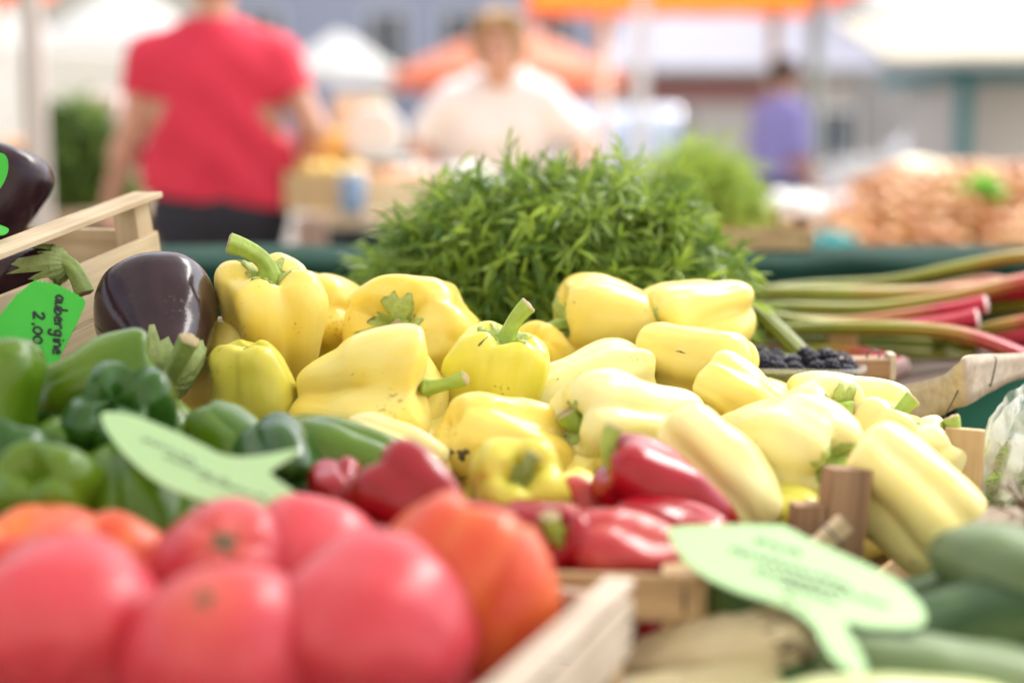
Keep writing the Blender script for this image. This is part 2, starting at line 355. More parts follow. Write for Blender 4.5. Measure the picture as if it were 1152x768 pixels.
    def stem(s, parent, L=.035, r=.0048, bend=(0.3, 0), mat=None, base=1.9, tip=1.25, name='stem', ribs=5, end=True):
        """ribbed, curved stalk, flared where it meets the calyx, with a dry cut end"""
        p = s.pt(0.003, 0); n = 20; m = 14; V = []; F = []
        pts = []
        for i in range(m):
            f = i / (m - 1)
            pts.append(Vector((p.x + bend[0] * L * f ** 2.6, p.y + bend[1] * L * f ** 2.6, p.z - .002 + L * (f - .25 * (abs(bend[0]) + abs(bend[1])) * f * f))))
        for i in range(m):
            f = i / (m - 1); t = (pts[min(i + 1, m - 1)] - pts[max(i - 1, 0)]).normalized()
            a = Vector((0, 1, 0)); a = (a - t * a.dot(t)).normalized(); b = t.cross(a)
            rr = r * (1 + (base - 1) * math.exp(-f * 7) + (tip - 1) * f ** 4)
            for k in range(n):
                th = 2 * math.pi * k / n; q = rr * (1 + .10 * math.cos(ribs * th + f * 2))
                V.append(pts[i] + (a * math.cos(th) + b * math.sin(th)) * q)
        for i in range(m - 1):
            for k in range(n): F.append((i * n + k, i * n + (k + 1) % n, (i + 1) * n + (k + 1) % n, (i + 1) * n + k))
        F.append(tuple(range(n - 1, -1, -1)))
        so = mesh(name, V, F, mat or M_stem, parent)
        if end:
            t = (pts[-1] - pts[-2]).normalized(); Vc = [V[(m - 1) * n + k] for k in range(n)]
            inner = [pts[-1] + (v - pts[-1]) * .8 + t * (.0012 + random.uniform(-.0004, .0006)) for v in Vc]; ce = pts[-1] + t * .0004
            VV = Vc + inner + [ce]; FF = []
            for k in range(n):
                FF.append((k, (k + 1) % n, n + (k + 1) % n, n + k)); FF.append((n + k, n + (k + 1) % n, 2 * n))
            mesh('cut_end', VV, FF, M_cut, so)
        return so

SEED = [100]
def pepper(x, y, D, L, W, d, label, mat=None, prof='bell', nl=4, lobe=.2, roll=0., bend=0., lump=.06, dents=(), stem=(.03, (.3, 0)), tc=.24,
           name='yellow_pepper', cat='yellow pepper', group='yellow peppers in the pile', flat=1.0, stem_mat=None, sr=.0048, scar=None, grooves=()):
    SEED[0] += 1; loc = P(x, y, D); sc = DR(D) / D
    if cat == 'yellow pepper':
        rd = random.Random(SEED[0]); dents = list(dents) + [(rd.uniform(.2, .8), rd.uniform(-1.3, 1.3), rd.uniform(.16, .4), rd.uniform(.03, .11)) for _ in range(4)]
    gr = []
    if cat != 'green pepper': rg = random.Random(SEED[0] * 7); gr = [(rg.uniform(-.9, .9), rg.uniform(.16, .3), rg.uniform(.05, .13), rg.uniform(-.05, .15), rg.uniform(.75, 1.05))]
    gr += list(grooves)
    Mx = frame(loc, CD(*d), roll); lc = Mx.to_3x3().inverted() @ (CAM - loc); tc0 = math.atan2(lc.y, lc.x)   # side that faces the stall's front
    v = Veg(L * sc, W * sc * 1.13, prof, nl, lobe, SEED[0], bend, lump, [(a, b_ + tc0, c_, d_) for a, b_, c_, d_ in dents], flat, grooves=[(g[0] + tc0,) + tuple(g[1:]) for g in gr])
    e = empty(name, None, label, cat, group, mat=Mx)
    v.body('skin', mat or M_yel, e)
    if stem is not None:
        c = v.calyx(e, tc=tc, pts=6 + SEED[0] % 3, curl=.0006)
        bl = e.matrix_world.to_3x3().inverted() @ (RT * stem[1][0] + UP * stem[1][1])
        v.stem(e, stem[0], sr * 1.1, (bl.x, bl.y), mat=stem_mat)
    if scar:
        for (t, th, w, h) in scar: scar_patch(v, e, t, th + tc0, w, h)
    return e
def scar_patch(v, e, t, th, w, h, name='brown_scar', mat=None):
    """irregular corky patch lying on the skin"""
    V = []; F = []; n = 18
    for r in (0, .5, 1):
        for k in range(n):
            a = 2 * math.pi * k / n; q = r * (1 + .35 * math.sin(3 * a + w * 900) + .2 * math.sin(5 * a))
            tt = t + q * h * math.sin(a); aa = th + q * w * math.cos(a)
            p = v.pt(tt, aa); nrm = Vector((p.x, p.y, 0)).normalized()
            V.append(p + nrm * (.0004 * (1 - r * r) + (.00005 if r < 1 else -.0004)))
    for i in (0, 1):
        for k in range(n): F.append((i * n + k, (i + 1) * n + k, (i + 1) * n + (k + 1) % n, i * n + (k + 1) % n))
    mesh(name, V, F, mat or M_scar, e)

YG = 'yellow peppers in the pile'
Y = pepper
# back row, left to right
Y(304, 366, 1.20, .112, .088, (.06, .86, .50), 'plump yellow pepper standing upright with a thick curved stem, beside the big eggplant', prof='cone', lobe=.28, roll=.3, stem=(.042, (-.75, -.1)), sr=.0060, tc=.24)
Y(367, 358, 1.31, .095, .078, (-.35, .25, .9), 'yellow pepper half hidden right behind the one with the thick curved stem', lobe=.22, roll=.8, stem=(.014, (.3, .2)))
Y(258, 432, 1.20, .10, .074, (.1, .95, -.2), 'deep yellow pepper squeezed between the eggplant and a small upright pepper', lobe=.16, stem=None)
Y(284, 442, 1.115, .086, .062, (.08, -.95, -.25), 'small greenish yellow pepper standing on its stem end, under the curved-stem pepper', mat=M_grn_yel, lobe=.16, roll=1.1, stem=(.02, (.2, 0)), dents=((.48, .1, .42, .16),))
Y(414, 443, 1.095, .119, .092, (.93, .12, .25), 'biggest yellow pepper, on its side, deeply folded, its stem to the right', mat=M_yel, prof='cone', nl=3, lobe=.30, roll=.55, stem=(.034, (0, .1)), sr=.0042, tc=.10, dents=((.60, -.45, .36, .5), (.25, -.2, .5, .12)), lump=.10)
Y(468, 376, 1.25, .10, .100, (-.28, .10, .93), 'wide yellow pepper facing the camera, its small stem sunken, under the left of the herbs', lobe=.25, nl=3, roll=.5, stem=(.012, (.2, 0)), lump=.08)
Y(553, 436, 1.155, .10, .084, (.28, .90, .38), 'greenish yellow pepper standing up with a straight stem slanting to the right', mat=M_grn_yel, prof='cone', lobe=.20, roll=.2, stem=(.04, (.25, .1)), sr=.0052, scar=((.30, -.5, .035, .06),))
Y(612, 414, 1.29, .085, .064, (.3, -.6, -.6), 'yellow pepper mostly hidden behind the greenish one with the straight stem', lobe=.14, stem=None)
Y(686, 366, 1.31, .096, .090, (-.95, .02, .28), 'yellow pepper lying sideways below the herbs with a long bent stem pointing left', lobe=.26, nl=3, roll=1.9, stem=(.036, (0, -.45)), sr=.005)
Y(784, 360, 1.32, .116, .080, (-.78, -.24, .60), 'long yellow pepper at the right end of the back row with a crumpled green calyx', prof='long', lobe=.22, roll=.9, stem=(.008, (.1, 0)), tc=.24, grooves=((.1, .25, .16, .35, 1.05),))
# middle rows
Y(781, 413, 1.23, .104, .070, (-.92, .15, -.36), 'smooth yellow pepper with its dimpled blossom end to the right, beside the blackberries', prof='long', lobe=.16, roll=.4, stem=None, scar=((.80, -.2, .10, .015), (.5, .3, .03, .02)))
Y(662, 442, 1.19, .112, .066, (.86, .30, -.4), 'pale yellow pepper lying behind the big pale one, only its ridged top showing', prof='long', mat=M_pale, lobe=.2, roll=.7, stem=(.02, (.1, 0)))
Y(714, 476, 1.08, .122, .073, (-.84, .02, .54), 'large pale cream pepper lying in the middle with its green calyx facing left', prof='cone', mat=M_pale, lobe=.19, roll=.6, stem=(.016, (-.2, .5)), tc=.22, sr=.0062)
Y(567, 503, 1.055, .094, .071, (.86, -.36, -.34), 'yellow pepper with a brownish bruise on its lower left side', lobe=.15, nl=3, roll=1.2, stem=None, scar=((.70, .45, .22, .03), (.62, .3, .16, .012), (.75, .6, .1, .02)))
Y(801, 537, .985, .100, .070, (-.72, .64, -.2), 'long pale pepper with deep grooves slanting down behind the glossy red pepper', prof='long', mat=M_pale, nl=3, lobe=.2, roll=2.2, stem=None, grooves=((-.05, .2, .17, .15, 1.0),))
Y(874, 510, 1.045, .118, .080, (.60, -.16, .78), 'large pale pepper with a big green calyx facing the brown crate post', prof='cone', mat=M_pale, lobe=.2, roll=.1, stem=(.016, (.5, .1)), tc=.26, sr=.007)
Y(836, 453, 1.16, .082, .056, (-.75, .45, -.2), 'small smooth yellow pepper between the dimpled one and the large pale one', lobe=.12, stem=(.004, (0, 0)), tc=.05)
Y(952, 463, 1.20, .104, .058, (-.94, .1, -.3), 'pale yellow pepper at the far right end, in front of the brown wooden block', prof='long', mat=M_pale, lobe=.2, roll=.4, stem=None, scar=((.4, -.4, .05, .012),))
Y(918, 476, 1.125, .078, .060, (.36, .36, .86), 'pale yellow pepper with a ragged green calyx facing right, by the wooden block', mat=M_pale, lobe=.18, roll=.2, stem=(.014, (.5, -.1)), tc=.26)
Y(1023, 563, .96, .094, .076, (-.66, .62, -.35), 'large pale yellow pepper just right of the brown crate post', prof='long', mat=M_pale, nl=3, lobe=.2, roll=2.5, stem=None, grooves=((.5, .22, .17, .25, 1.05),))
Y(986, 508, 1.09, .075, .055, (.45, .85, .2), 'small pale pepper with an upright green stem behind the crate post', mat=M_pale, lobe=.16, roll=.5, stem=(.022, (.2, .1)))
Y(1034, 524, 1.08, .074, .050, (.62, .62, .3), 'small yellow pepper at the right corner with a hooked green stem', mat=M_pale, lobe=.20, roll=1.4, stem=(.018, (-.1, .8)))
Y(580, 562, .93, .085, .061, (.10, .48, .86), 'small yellow pepper with a dark green stem, just above the red peppers', mat=M_grn_yel, lobe=.24, nl=4, roll=.4, stem=(.020, (.35, .6)), stem_mat=M_dstem, tc=.16, sr=.0034)
Y(652, 536, 1.07, .07, .056, (.45, -.1, .88), 'small deep yellow pepper under the large cream one, its dark stem pit showing', lobe=.2, roll=.4, stem=(.006, (0, 0)), stem_mat=M_dstem)
Y(488, 500, 1.11, .07, .05, (.3, .3, -.8), 'glossy yellow pepper tip showing in the gap left of the bruised one', lobe=.15, stem=None)
Y(440, 516, 1.02, .08, .05, (-.9, .2, -.2), 'pale yellow pepper end showing behind the green pepper and red peppers', lobe=.15, mat=M_pale, stem=None)
Y(664, 590, .95, .075, .05, (-.6, .5, -.4), 'yellow pepper sliver showing behind the shrivelled pinkish red pepper', lobe=.15, mat=M_grn_yel, stem=None)
Y(880, 582, .99, .07, .05, (-.6, .2, -.5), 'bright yellow pepper tip beside the short brown wooden block', lobe=.15, mat=M_grn_yel, stem=None)
# buried layer
rf = random.Random(5)
for i, (x, y, D) in enumerate([(330, 470, 1.22), (395, 480, 1.2), (380, 405, 1.33), (455, 450, 1.26), (520, 480, 1.2), (545, 400, 1.3), (600, 470, 1.2), (620, 500, 1.17), (700, 430, 1.3), (740, 440, 1.27),
                   (760, 500, 1.16), (840, 490, 1.17), (900, 520, 1.14), (660, 390, 1.38), (760, 395, 1.38), (820, 400, 1.36), (980, 545, 1.08), (945, 560, 1.02), (1040, 570, 1.08), (540, 540, 1.05), (610, 550, 1.03),
                   (700, 540, 1.05), (780, 560, 1.05), (840, 570, 1.04), (300, 410, 1.30), (430, 420, 1.33), (500, 420, 1.34), (1000, 480, 1.17), (470, 530, 1.08), (880, 450, 1.25)]):
    Y(x, y + 26, D + .015, rf.uniform(.08, .1), rf.uniform(.056, .07), (rf.uniform(-1, 1), rf.uniform(-.4, .4), rf.uniform(-.9, -.1)), 'yellow pepper buried under the others in the pile', lobe=.17, roll=rf.random() * 6,
      stem=None, mat=rf.choice([M_yel, M_yel, M_grn_yel]), group='yellow peppers buried in the pile')

def G(*a, **k):
    k.setdefault('mat', M_grn); pepper(*a, name='green_pepper', cat='green pepper', group='green peppers on the left', **k)
G(98, 432, 1.0, .098, .056, (.88, .34, -.25), 'largest green pepper, lying in front of the small green tag, narrow tip leftwards', prof='cone', nl=3, lobe=.2, roll=2.0, stem=None)
G(-10, 455, .92, .090, .056, (.1, .95, -.2), 'green pepper standing upright at the left edge of the photo', lobe=.15, stem=None)
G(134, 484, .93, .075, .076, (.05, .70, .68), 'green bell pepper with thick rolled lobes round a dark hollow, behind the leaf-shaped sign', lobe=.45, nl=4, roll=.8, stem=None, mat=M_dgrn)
G(160, 572, .84, .085, .066, (-.3, .6, -.6), 'blurred green pepper right under the tip of the leaf-shaped sign', lobe=.2, stem=None)
G(72, 562, .82, .08, .05, (-.2, .5, .8), 'light green pepper with a knobbly stem end, behind the tomatoes', lobe=.25, stem=None)
G(40, 524, .90, .07, .046, (.8, .3, .2), 'green pepper lying flat below the upright one at the left edge', lobe=.2, stem=None)
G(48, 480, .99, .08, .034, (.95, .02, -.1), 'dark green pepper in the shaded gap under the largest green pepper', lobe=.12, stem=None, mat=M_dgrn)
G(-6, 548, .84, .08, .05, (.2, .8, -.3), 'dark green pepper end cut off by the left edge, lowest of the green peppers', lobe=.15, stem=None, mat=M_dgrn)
G(384, 520, .965, .100, .052, (-.93, .15, -.2), 'long green pepper lying between the yellow peppers and the red ones', prof='long', nl=3, lobe=.2, roll=1.0, stem=None)
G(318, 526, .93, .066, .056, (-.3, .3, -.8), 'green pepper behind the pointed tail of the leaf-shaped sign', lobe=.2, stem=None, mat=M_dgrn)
G(262, 506, .97, .06, .052, (-.6, .4, -.6), 'pale green pepper top peeking over the leaf-shaped sign', lobe=.18, stem=None)
G(180, 484, .98, .07, .05, (-.6, .3, -.6), 'green pepper between the rolled bell pepper and the eggplant calyx', lobe=.18, stem=None)
for i, (x, y, D) in enumerate([(20, 560, .95), (90, 530, .96), (210, 560, .9), (250, 550, .95), (140, 600, .86), (300, 570, .9), (350, 560, .95), (60, 610, .86), (110, 500, 1.05), (20, 490, 1.08)]):
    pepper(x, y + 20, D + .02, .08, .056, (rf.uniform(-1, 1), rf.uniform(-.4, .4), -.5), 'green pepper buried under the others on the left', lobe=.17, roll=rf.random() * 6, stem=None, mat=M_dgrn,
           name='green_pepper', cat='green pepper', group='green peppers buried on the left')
def RP(*a, **k):
    k.setdefault('mat', M_red); pepper(*a, name='red_pepper', cat='red pepper', group='red peppers in the middle', **k)
RP(752, 560, .915, .100, .056, (-.80, .50, .12), 'glossy bright red pepper with a curved green stem, in front of the long pale pepper', prof='cone', nl=3, lobe=.26, roll=.75, stem=(.024, (.5, .7)), sr=.0040, tc=.12)
RP(664, 582, .93, .06, .036, (-.4, .5, -.4), 'shrivelled pinkish red pepper end left of the glossy one', prof='cone', lobe=.3, stem=None, mat=M_pink, lump=.12)
RP(612, 610, .84, .066, .046, (-.95, .15, .0), 'dark red pepper lying flat behind the ribbed tomato', prof='long', nl=3, lobe=.2, roll=.5, stem=None)
RP(650, 622, .82, .055, .04, (-.55, .55, .7), 'dark red pepper with a short upright green stem beside the ribbed tomato', nl=3, lobe=.22, stem=(.02, (.1, .3)), stem_mat=M_stem, tc=.08)
RP(702, 624, .81, .060, .044, (-.85, .2, .2), 'mottled pinkish red pepper below the glossy one, behind the tan crate slat', nl=3, lobe=.28, stem=None, mat=M_pink, lump=.1)
RP(384, 560, .885, .048, .04, (-.3, .4, -.7), 'small crinkled red pepper next to the end of the leaf-shaped sign', lobe=.28, stem=None, lump=.12)
RP(468, 568, .82, .078, .056, (-.7, .6, -.1), 'blurred pinkish red pepper rising behind the ribbed tomato', prof='cone', nl=3, lobe=.22, roll=1.0, stem=None, mat=M_red)
RP(545, 600, .86, .07, .042, (-.8, .1, -.3), 'red pepper mostly hidden behind the top of the ribbed tomato', lobe=.2, stem=None)
RP(756, 600, .86, .07, .040, (-.9, .1, -.2), 'red pepper hidden behind the big green speech-bubble sign', lobe=.2, stem=None)
for i, (x, y, D) in enumerate([(400, 610, .9), (480, 620, .9), (560, 640, .88), (640, 650, .86), (720, 650, .86), (760, 700, .80), (740, 715, .82), (690, 690, .85), (690, 600, .93), (430, 590, .93), (780, 640, .88)]):
    pepper(x, y + 8, D + .01, .07, .048, (rf.uniform(-1, 1), rf.uniform(-.4, .4), -.5), 'red pepper buried in its crate under the others', lobe=.17, roll=rf.random() * 6, stem=None, mat=M_red,
           name='red_pepper', cat='red pepper', group='red peppers buried in their crate')

def tomato(x, y, D, L, W, d, label, mat=None, prof='tomato', nl=0, lobe=.0, roll=0., scar=0.0, lump=.04, mark=None, group='tomatoes in the foreground'):
    SEED[0] += 1; sc = DR(D) / D; v = Veg(L * sc, W * sc, prof, nl, lobe, SEED[0], 0, lump, (), 1.0, n=72)
    e = empty('tomato', None, label, 'tomato', group, mat=frame(P(x, y, D), CD(*d), roll)); v.body('skin', mat or M_tom, e)
    if scar:
        V = []; F = []; n = 20
        for r in (0.001, .5, 1.0):
            for k in range(n):
                a = 2 * math.pi * k / n; q = r * scar * (1 + .3 * math.sin(a * 4))
                V.append(v.pt(max(.002, q), a, .0007 * (1 - r) + (0.0002 if r < 1 else -.0005)))
        for i in (0, 1):
            for k in range(n): F.append((i * n + k, (i + 1) * n + k, (i + 1) * n + (k + 1) % n, i * n + (k + 1) % n))
        mesh('blossom_scar', V, F, M_scar, e)
    return e
tomato(66, 706, .615, .082, .088, (-.1, .5, -.6), 'large pink tomato at the lower left corner', prof='dome', nl=6, lobe=.03, lump=.045)
tomato(28, 660, .70, .070, .090, (-.1, .8, .2), 'orange-red tomato at the left edge behind the large pink one', mat=M_otom, nl=6, lobe=.07)
tomato(122, 650, .73, .062, .066, (.3, .8, -.3), 'small orange tomato between the two leftmost ones and the green peppers', mat=M_otom)
tomato(248, 650, .695, .072, .080, (.2, .62, .76), 'pink tomato with a dark blossom scar, in the second row under the leaf-shaped sign', nl=5, lobe=.05, scar=.17, prof='dome')
tomato(258, 752, .595, .098, .095, (-.05, .72, .69), 'large pink tomato with a small pointed tip and a scar, nearest the camera', prof='plum', scar=.16)
tomato(424, 704, .61, .086, .084, (.2, .6, -.5), 'smooth round pink tomato left of the ribbed orange one', prof='dome', nl=5, lobe=.03, lump=.045)
tomato(520, 668, .675, .080, .101, (.25, .72, -.3), 'big ribbed orange-red tomato beside the whitish crate slat', mat=M_otom, nl=7, lobe=.12, roll=.4, lump=.07)
tomato(352, 640, .74, .066, .074, (0, .7, -.4), 'pink tomato half hidden behind the round one and the scarred one')
for x, y, D in [(150, 800, .66), (350, 810, .66), (470, 800, .66), (60, 830, .62), (180, 700, .76), (440, 720, .75)]:
    tomato(x, y, D, .07, .078, (.2, .7, -.3), 'tomato buried in the bottom layer of the crate', group='tomatoes buried in the crate')

# ---- eggplants
def eggplant(x, y, D, L, W, d, label, roll=0, stem=None, curl=.001, bend=0.0):
    SEED[0] += 1; v = Veg(L, W, 'egg', 0, 0, SEED[0], bend, .035, (), 1.0, m=60)
    e = empty('eggplant', None, label, 'eggplant', 'eggplants on the left', mat=frame(P(x, y, D), CD(*d), roll)); v.body('skin', M_egg, e)
    v.calyx(e, tc=.36, pts=5, star=.2, th=.004, curl=curl, mat=plain('eggplant_calyx_' + str(SEED[0]), (0.26, 0.33, 0.11), .7, var=.45, scale=60, bump=1.0, bscale=160))
    if stem:
        bl = e.matrix_world.to_3x3().inverted() @ (RT * stem[2][0] + UP * stem[2][1]); v.stem(e, stem[0], stem[1], (bl.x, bl.y), mat=M_dstem, base=2.6, tip=1.2)
eggplant(180, 378, 1.13, .135, .098, (.24, -.56, .82), 'big glossy brown-purple eggplant standing calyx down beside the yellow peppers', roll=.2, stem=(.036, .0065, (.5, 1.5)), curl=.004)
eggplant(-10, 236, 1.33, .12, .088, (-.12, -.9, .3), 'round dark eggplant rising above the crate at the left edge', stem=None)
eggplant(-18, 312, 1.19, .150, .066, (.93, .14, .15), 'eggplant lying inside the slatted crate with a hooked green stem', roll=1.5, stem=(.027, .0065, (0, -1.0)))
eggplant(-40, 350, 1.20, .13, .07, (-.9, .1, .1), 'dark eggplant at the far left, lowest in the slatted crate')

# ---- zucchini, squash and corn, lower right
def squash(x, y, D, L, W, d, label, mat, bend=0., roll=0., stem=True, nl=7, lobe=.07, name='zucchini', cat='zucchini', group='zucchini at the lower right'):
    SEED[0] += 1; sc = DR(D) / D; v = Veg(L * sc, W * sc, 'zuc', nl, lobe, SEED[0], bend, .03, (), 1.0, m=50)
    e = empty(name, None, label, cat, group, mat=frame(P(x, y, D), CD(*d), roll)); v.body('skin', mat, e)
    if stem: v.stem(e, .022, .009, (.1, 0), mat=M_dstem, base=1.3, tip=1.0, ribs=5)
squash(1090, 662, .86, .17, .038, (-.92, -.28, .15), 'dark green zucchini lying behind the others, its end at the crate corner', M_zuc, stem=False, bend=-.15)
squash(1126, 642, .74, .09, .050, (-.45, .1, -.85), 'thick grey-green squash at the right edge, topmost of its heap', M_gzuc, stem=False, nl=6, lobe=.07)
squash(1062, 728, .70, .22, .052, (-.93, -.25, .05), 'long dark zucchini under the tail of the speech-bubble sign', M_zuc, bend=.12, nl=6, lobe=.05)
squash(1002, 812, .60, .13, .042, (-.9, .1, .2), 'pale yellow-green squash at the bottom edge', M_pzuc)
squash(1110, 780, .66, .16, .050, (.95, -.1, .1), 'blue-green zucchini at the lower right corner', M_gzuc)
squash(1120, 690, .80, .17, .05, (.95, .1, .1), 'shaded zucchini between the grey-green squash and the long dark one', M_zuc)
squash(930, 740, .74, .14, .046, (.6, -.5, .2), 'dark green zucchini directly below the speech-bubble sign tail', M_zuc)
for x, y, D in [(1000, 760, .80), (1100, 760, .82), (950, 700, .86), (1150, 720, .84), (1060, 800, .74)]:
    squash(x, y, D, .15, .048, (.95, rf.uniform(-.2, .2), .1), 'zucchini buried under the heap at the lower right', M_zuc, stem=False, group='zucchini buried in the heap')
M_husk = skin_mat('corn_husk', (0.60, 0.50, 0.30), (0.72, 0.62, 0.40), (0.50, 0.52, 0.16), rough=.6, sss=.1, spots=0, coat=.05)
M_ghusk = skin_mat('green_corn_husk', (0.20, 0.30, 0.04), (0.34, 0.42, 0.08), (0.5, 0.52, 0.2), rough=.55, sss=.1, spots=0, coat=.05)
M_silk = plain('corn_silk', (0.12, 0.055, 0.025), .7, var=.4)
def corn(x, y, D, L, W, d, label, mat, silk=True):
    SEED[0] += 1; sc = DR(D) / D; v = Veg(L * sc, W * sc, 'long', 5, .10, SEED[0], .1, .05, (), .85)
    e = empty('corn_cob', None, label, 'corn cob', 'corn cobs in husks', mat=frame(P(x, y, D), CD(*d), .4)); v.body('husk', mat, e)
    if silk:
        r = random.Random(SEED[0]); mb = MB()
        for k in range(46):
            p = v.pt(.02, r.random() * 6.28); a = Vector((r.uniform(-1, 1), r.uniform(-1, 1), r.uniform(.1, 1.2))).normalized(); q = [p]
            for j in range(6):
                a = (a + Vector((r.uniform(-.5, .5), r.uniform(-.5, .5), r.uniform(-.55, .3)))).normalized(); q.append(q[-1] + a * .006)
            mb.tube(q, .0010, n=4)
        mb.build('silk', M_silk, e, True)
        s = v.stem(e, .028, .008, (.2, .1), mat=mat, base=1.6, tip=.5, end=False, name='husk_tip')
corn(808, 738, .75, .12, .048, (.80, .30, .5), 'pale corn cob in a creamy husk below the speech-bubble sign', M_husk)
corn(852, 672, .80, .11, .046, (.9, -.15, .1), 'green-husked corn cob behind the tan crate slat', M_ghusk)
corn(1088, 596, .93, .075, .030, (.93, .1, .35), 'small whitish corn cob tip behind the zucchini, left of the plastic bag', M_wwood)
corn(780, 800, .70, .12, .05, (.9, .1, .1), 'corn cob cut off by the bottom edge beside the tomato crate', M_husk)
# ---------------------------------------------------------------- crates
rc = random.Random(11)
def board(name, parent, c, length, width, thick, ax, side, mat, bev=.0006, warp=.0012):
    """one sawn board: grain along its own X. ax = length direction, side = width direction"""
    ax = Vector(ax).normalized(); side = Vector(side); side = (side - ax * side.dot(ax)).normalized(); nn = ax.cross(side)
    V = []; F = []; n = 14; b = bev
    ring = [(-width / 2 + b, -thick / 2), (width / 2 - b, -thick / 2), (width / 2, -thick / 2 + b), (width / 2, thick / 2 - b), (width / 2 - b, thick / 2), (-width / 2 + b, thick / 2), (-width / 2, thick / 2 - b), (-width / 2, -thick / 2 + b)]
    p1, p2 = rc.random() * 6, rc.random() * 6
    for i in range(n + 1):
        f = i / n; x = (f - .5) * length; w = math.sin(f * 3 + p1) * warp; ww = 1 + .03 * math.sin(f * 5 + p2) + rc.uniform(-.012, .012)
        for (yy, zz) in ring: V.append(Vector((x, yy * ww, zz + w * .5)))
    for i in range(n):
        for k in range(8): F.append((i * 8 + k, (i + 1) * 8 + k, (i + 1) * 8 + (k + 1) % 8, i * 8 + (k + 1) % 8))
    F.append(tuple(range(8))); F.append(tuple(n * 8 + k for k in range(7, -1, -1)))
    o = mesh(name, V, F, mat, parent, smooth=False)
    o.matrix_local = axes(Vector(c), ax, side, nn)
    return o
def staple(parent, c, up, out, w=.012, mat=None):
    up = Vector(up).normalized(); out = Vector(out).normalized(); c = Vector(c)
    pts = [c - up * w * .5 - out * .003, c - up * w * .55 + out * .0015, c + up * w * .1 + out * .003, c + up * w * .5 + out * .0025, c + up * w * .62 - out * .003]
    mb = MB().tube([Vector(p) for p in catmull([tuple(p) for p in pts], 12)], .0008, n=6); return mb.build('wire_staple', M_wire, parent, True)
def crate(M, LX, LY, H, label, mats, bands=((.01, .045), (.06, .045)), post=.018, post_h=None, name='wooden_crate', rail=False, th=.005, posts='tri', group='wooden produce crates'):
    """slatted crate; origin at its bottom corner, bands = (height of lower edge, width) of side slats"""
    e = empty(name, None, label, 'crate', group, mat=M)
    sm, pm = mats; ph = post_h or H
    for (z0, w) in bands:
        z = z0 + w / 2
        board('side_slat', e, (LX / 2, -th / 2, z), LX, w, th, (1, 0, 0), (0, 0, 1), sm)
        board('side_slat', e, (LX / 2, LY + th / 2, z), LX, w, th, (1, 0, 0), (0, 0, 1), sm)
        board('side_slat', e, (-th / 2, LY / 2, z), LY - .001, w, th, (0, 1, 0), (0, 0, 1), sm)
        board('side_slat', e, (LX + th / 2, LY / 2, z), LY - .001, w, th, (0, 1, 0), (0, 0, 1), sm)
        for (x, y, ox, oy) in ((LX, .008, 1, 0), (LX, LY - .008, 1, 0), (0, .008, -1, 0), (LX - .008, 0, 0, -1), (.008, 0, 0, -1)):
            staple(e, (x + ox * th, y + oy * th, z), (0, 0, 1), (ox, oy, 0))
    for (x, y) in ((0, 0), (LX, 0), (0, LY), (LX, LY)):
        sx = 1 if x == 0 else -1; sy = 1 if y == 0 else -1
        board('corner_post', e, (x + sx * (post / 2 + .0005), y + sy * (post / 2 + .0005), ph / 2), ph, post, post, (0, 0, 1), (1, 0, 0), pm, warp=.0003)
    n = max(3, int(LY / .055)); w = LY / n
    for i in range(n): board('base_slat', e, (LX / 2, (i + .5) * w, .004), LX - .006, w * .82, .004, (1, 0, 0), (0, 1, 0), sm)
    if rail:
        board('top_rail', e, (LX - .005, LY / 2, ph + .0028), LY + .012, rail, .005, (0, 1, 0), (1, 0, 0), sm)
        board('top_rail', e, (.005, LY / 2, ph + .0028), LY + .012, rail, .005, (0, 1, 0), (1, 0, 0), sm)
    return e
def crate_at(corner, xdir, up, corner_local):
    """matrix that puts the local point corner_local at corner, local X along xdir"""
    up = Vector(up).normalized(); x = Vector(xdir); x = (x - up * x.dot(up)).normalized(); y = up.cross(x)
    M = axes(Vector((0, 0, 0)), x, y, up); return Matrix.Translation(Vector(corner) - M.to_3x3() @ Vector(corner_local)) @ M
Zv = Vector((0, 0, 1)); TAB = .80
# eggplant crate, tipped towards the camera; its far right corner is the one in view
A = P(168, 222, 1.30); B = P(-20, 292, 1.10); ydir = (A - B).normalized()
upv = (Zv - ydir * Zv.dot(ydir)).normalized(); xdir = ydir.cross(upv).normalized()
crate(crate_at(A, xdir, upv, (.38, .34, .118)), .38, .34, .118, 'pale slatted crate holding the eggplants, tipped forward at the left edge', (M_wood, M_wood), bands=((.01, .022), (.036, .050)), post=.024, rail=.032, post_h=.116)
# support under the eggplant crate: an upturned crate
crate(crate_at((-.72, 1.00, TAB), (1, .06, 0), Zv, (0, 0, 0)), .34, .30, .185, 'empty crate propping up the eggplant crate', (M_twood, M_twood), bands=((.01, .05), (.075, .05), (.13, .04)), group='crates propping up the display')
# yellow pepper crate
c0 = P(950, 560, .93); c0.z = TAB
pm = crate(crate_at(c0, (math.cos(R_(-33)), math.sin(R_(-33)), 0), Zv, (.50, 0, 0)), .50, .29, .11, 'wooden crate under the yellow peppers', (M_twood, M_bwood), bands=((.01, .04), (.06, .036)), post=.018)
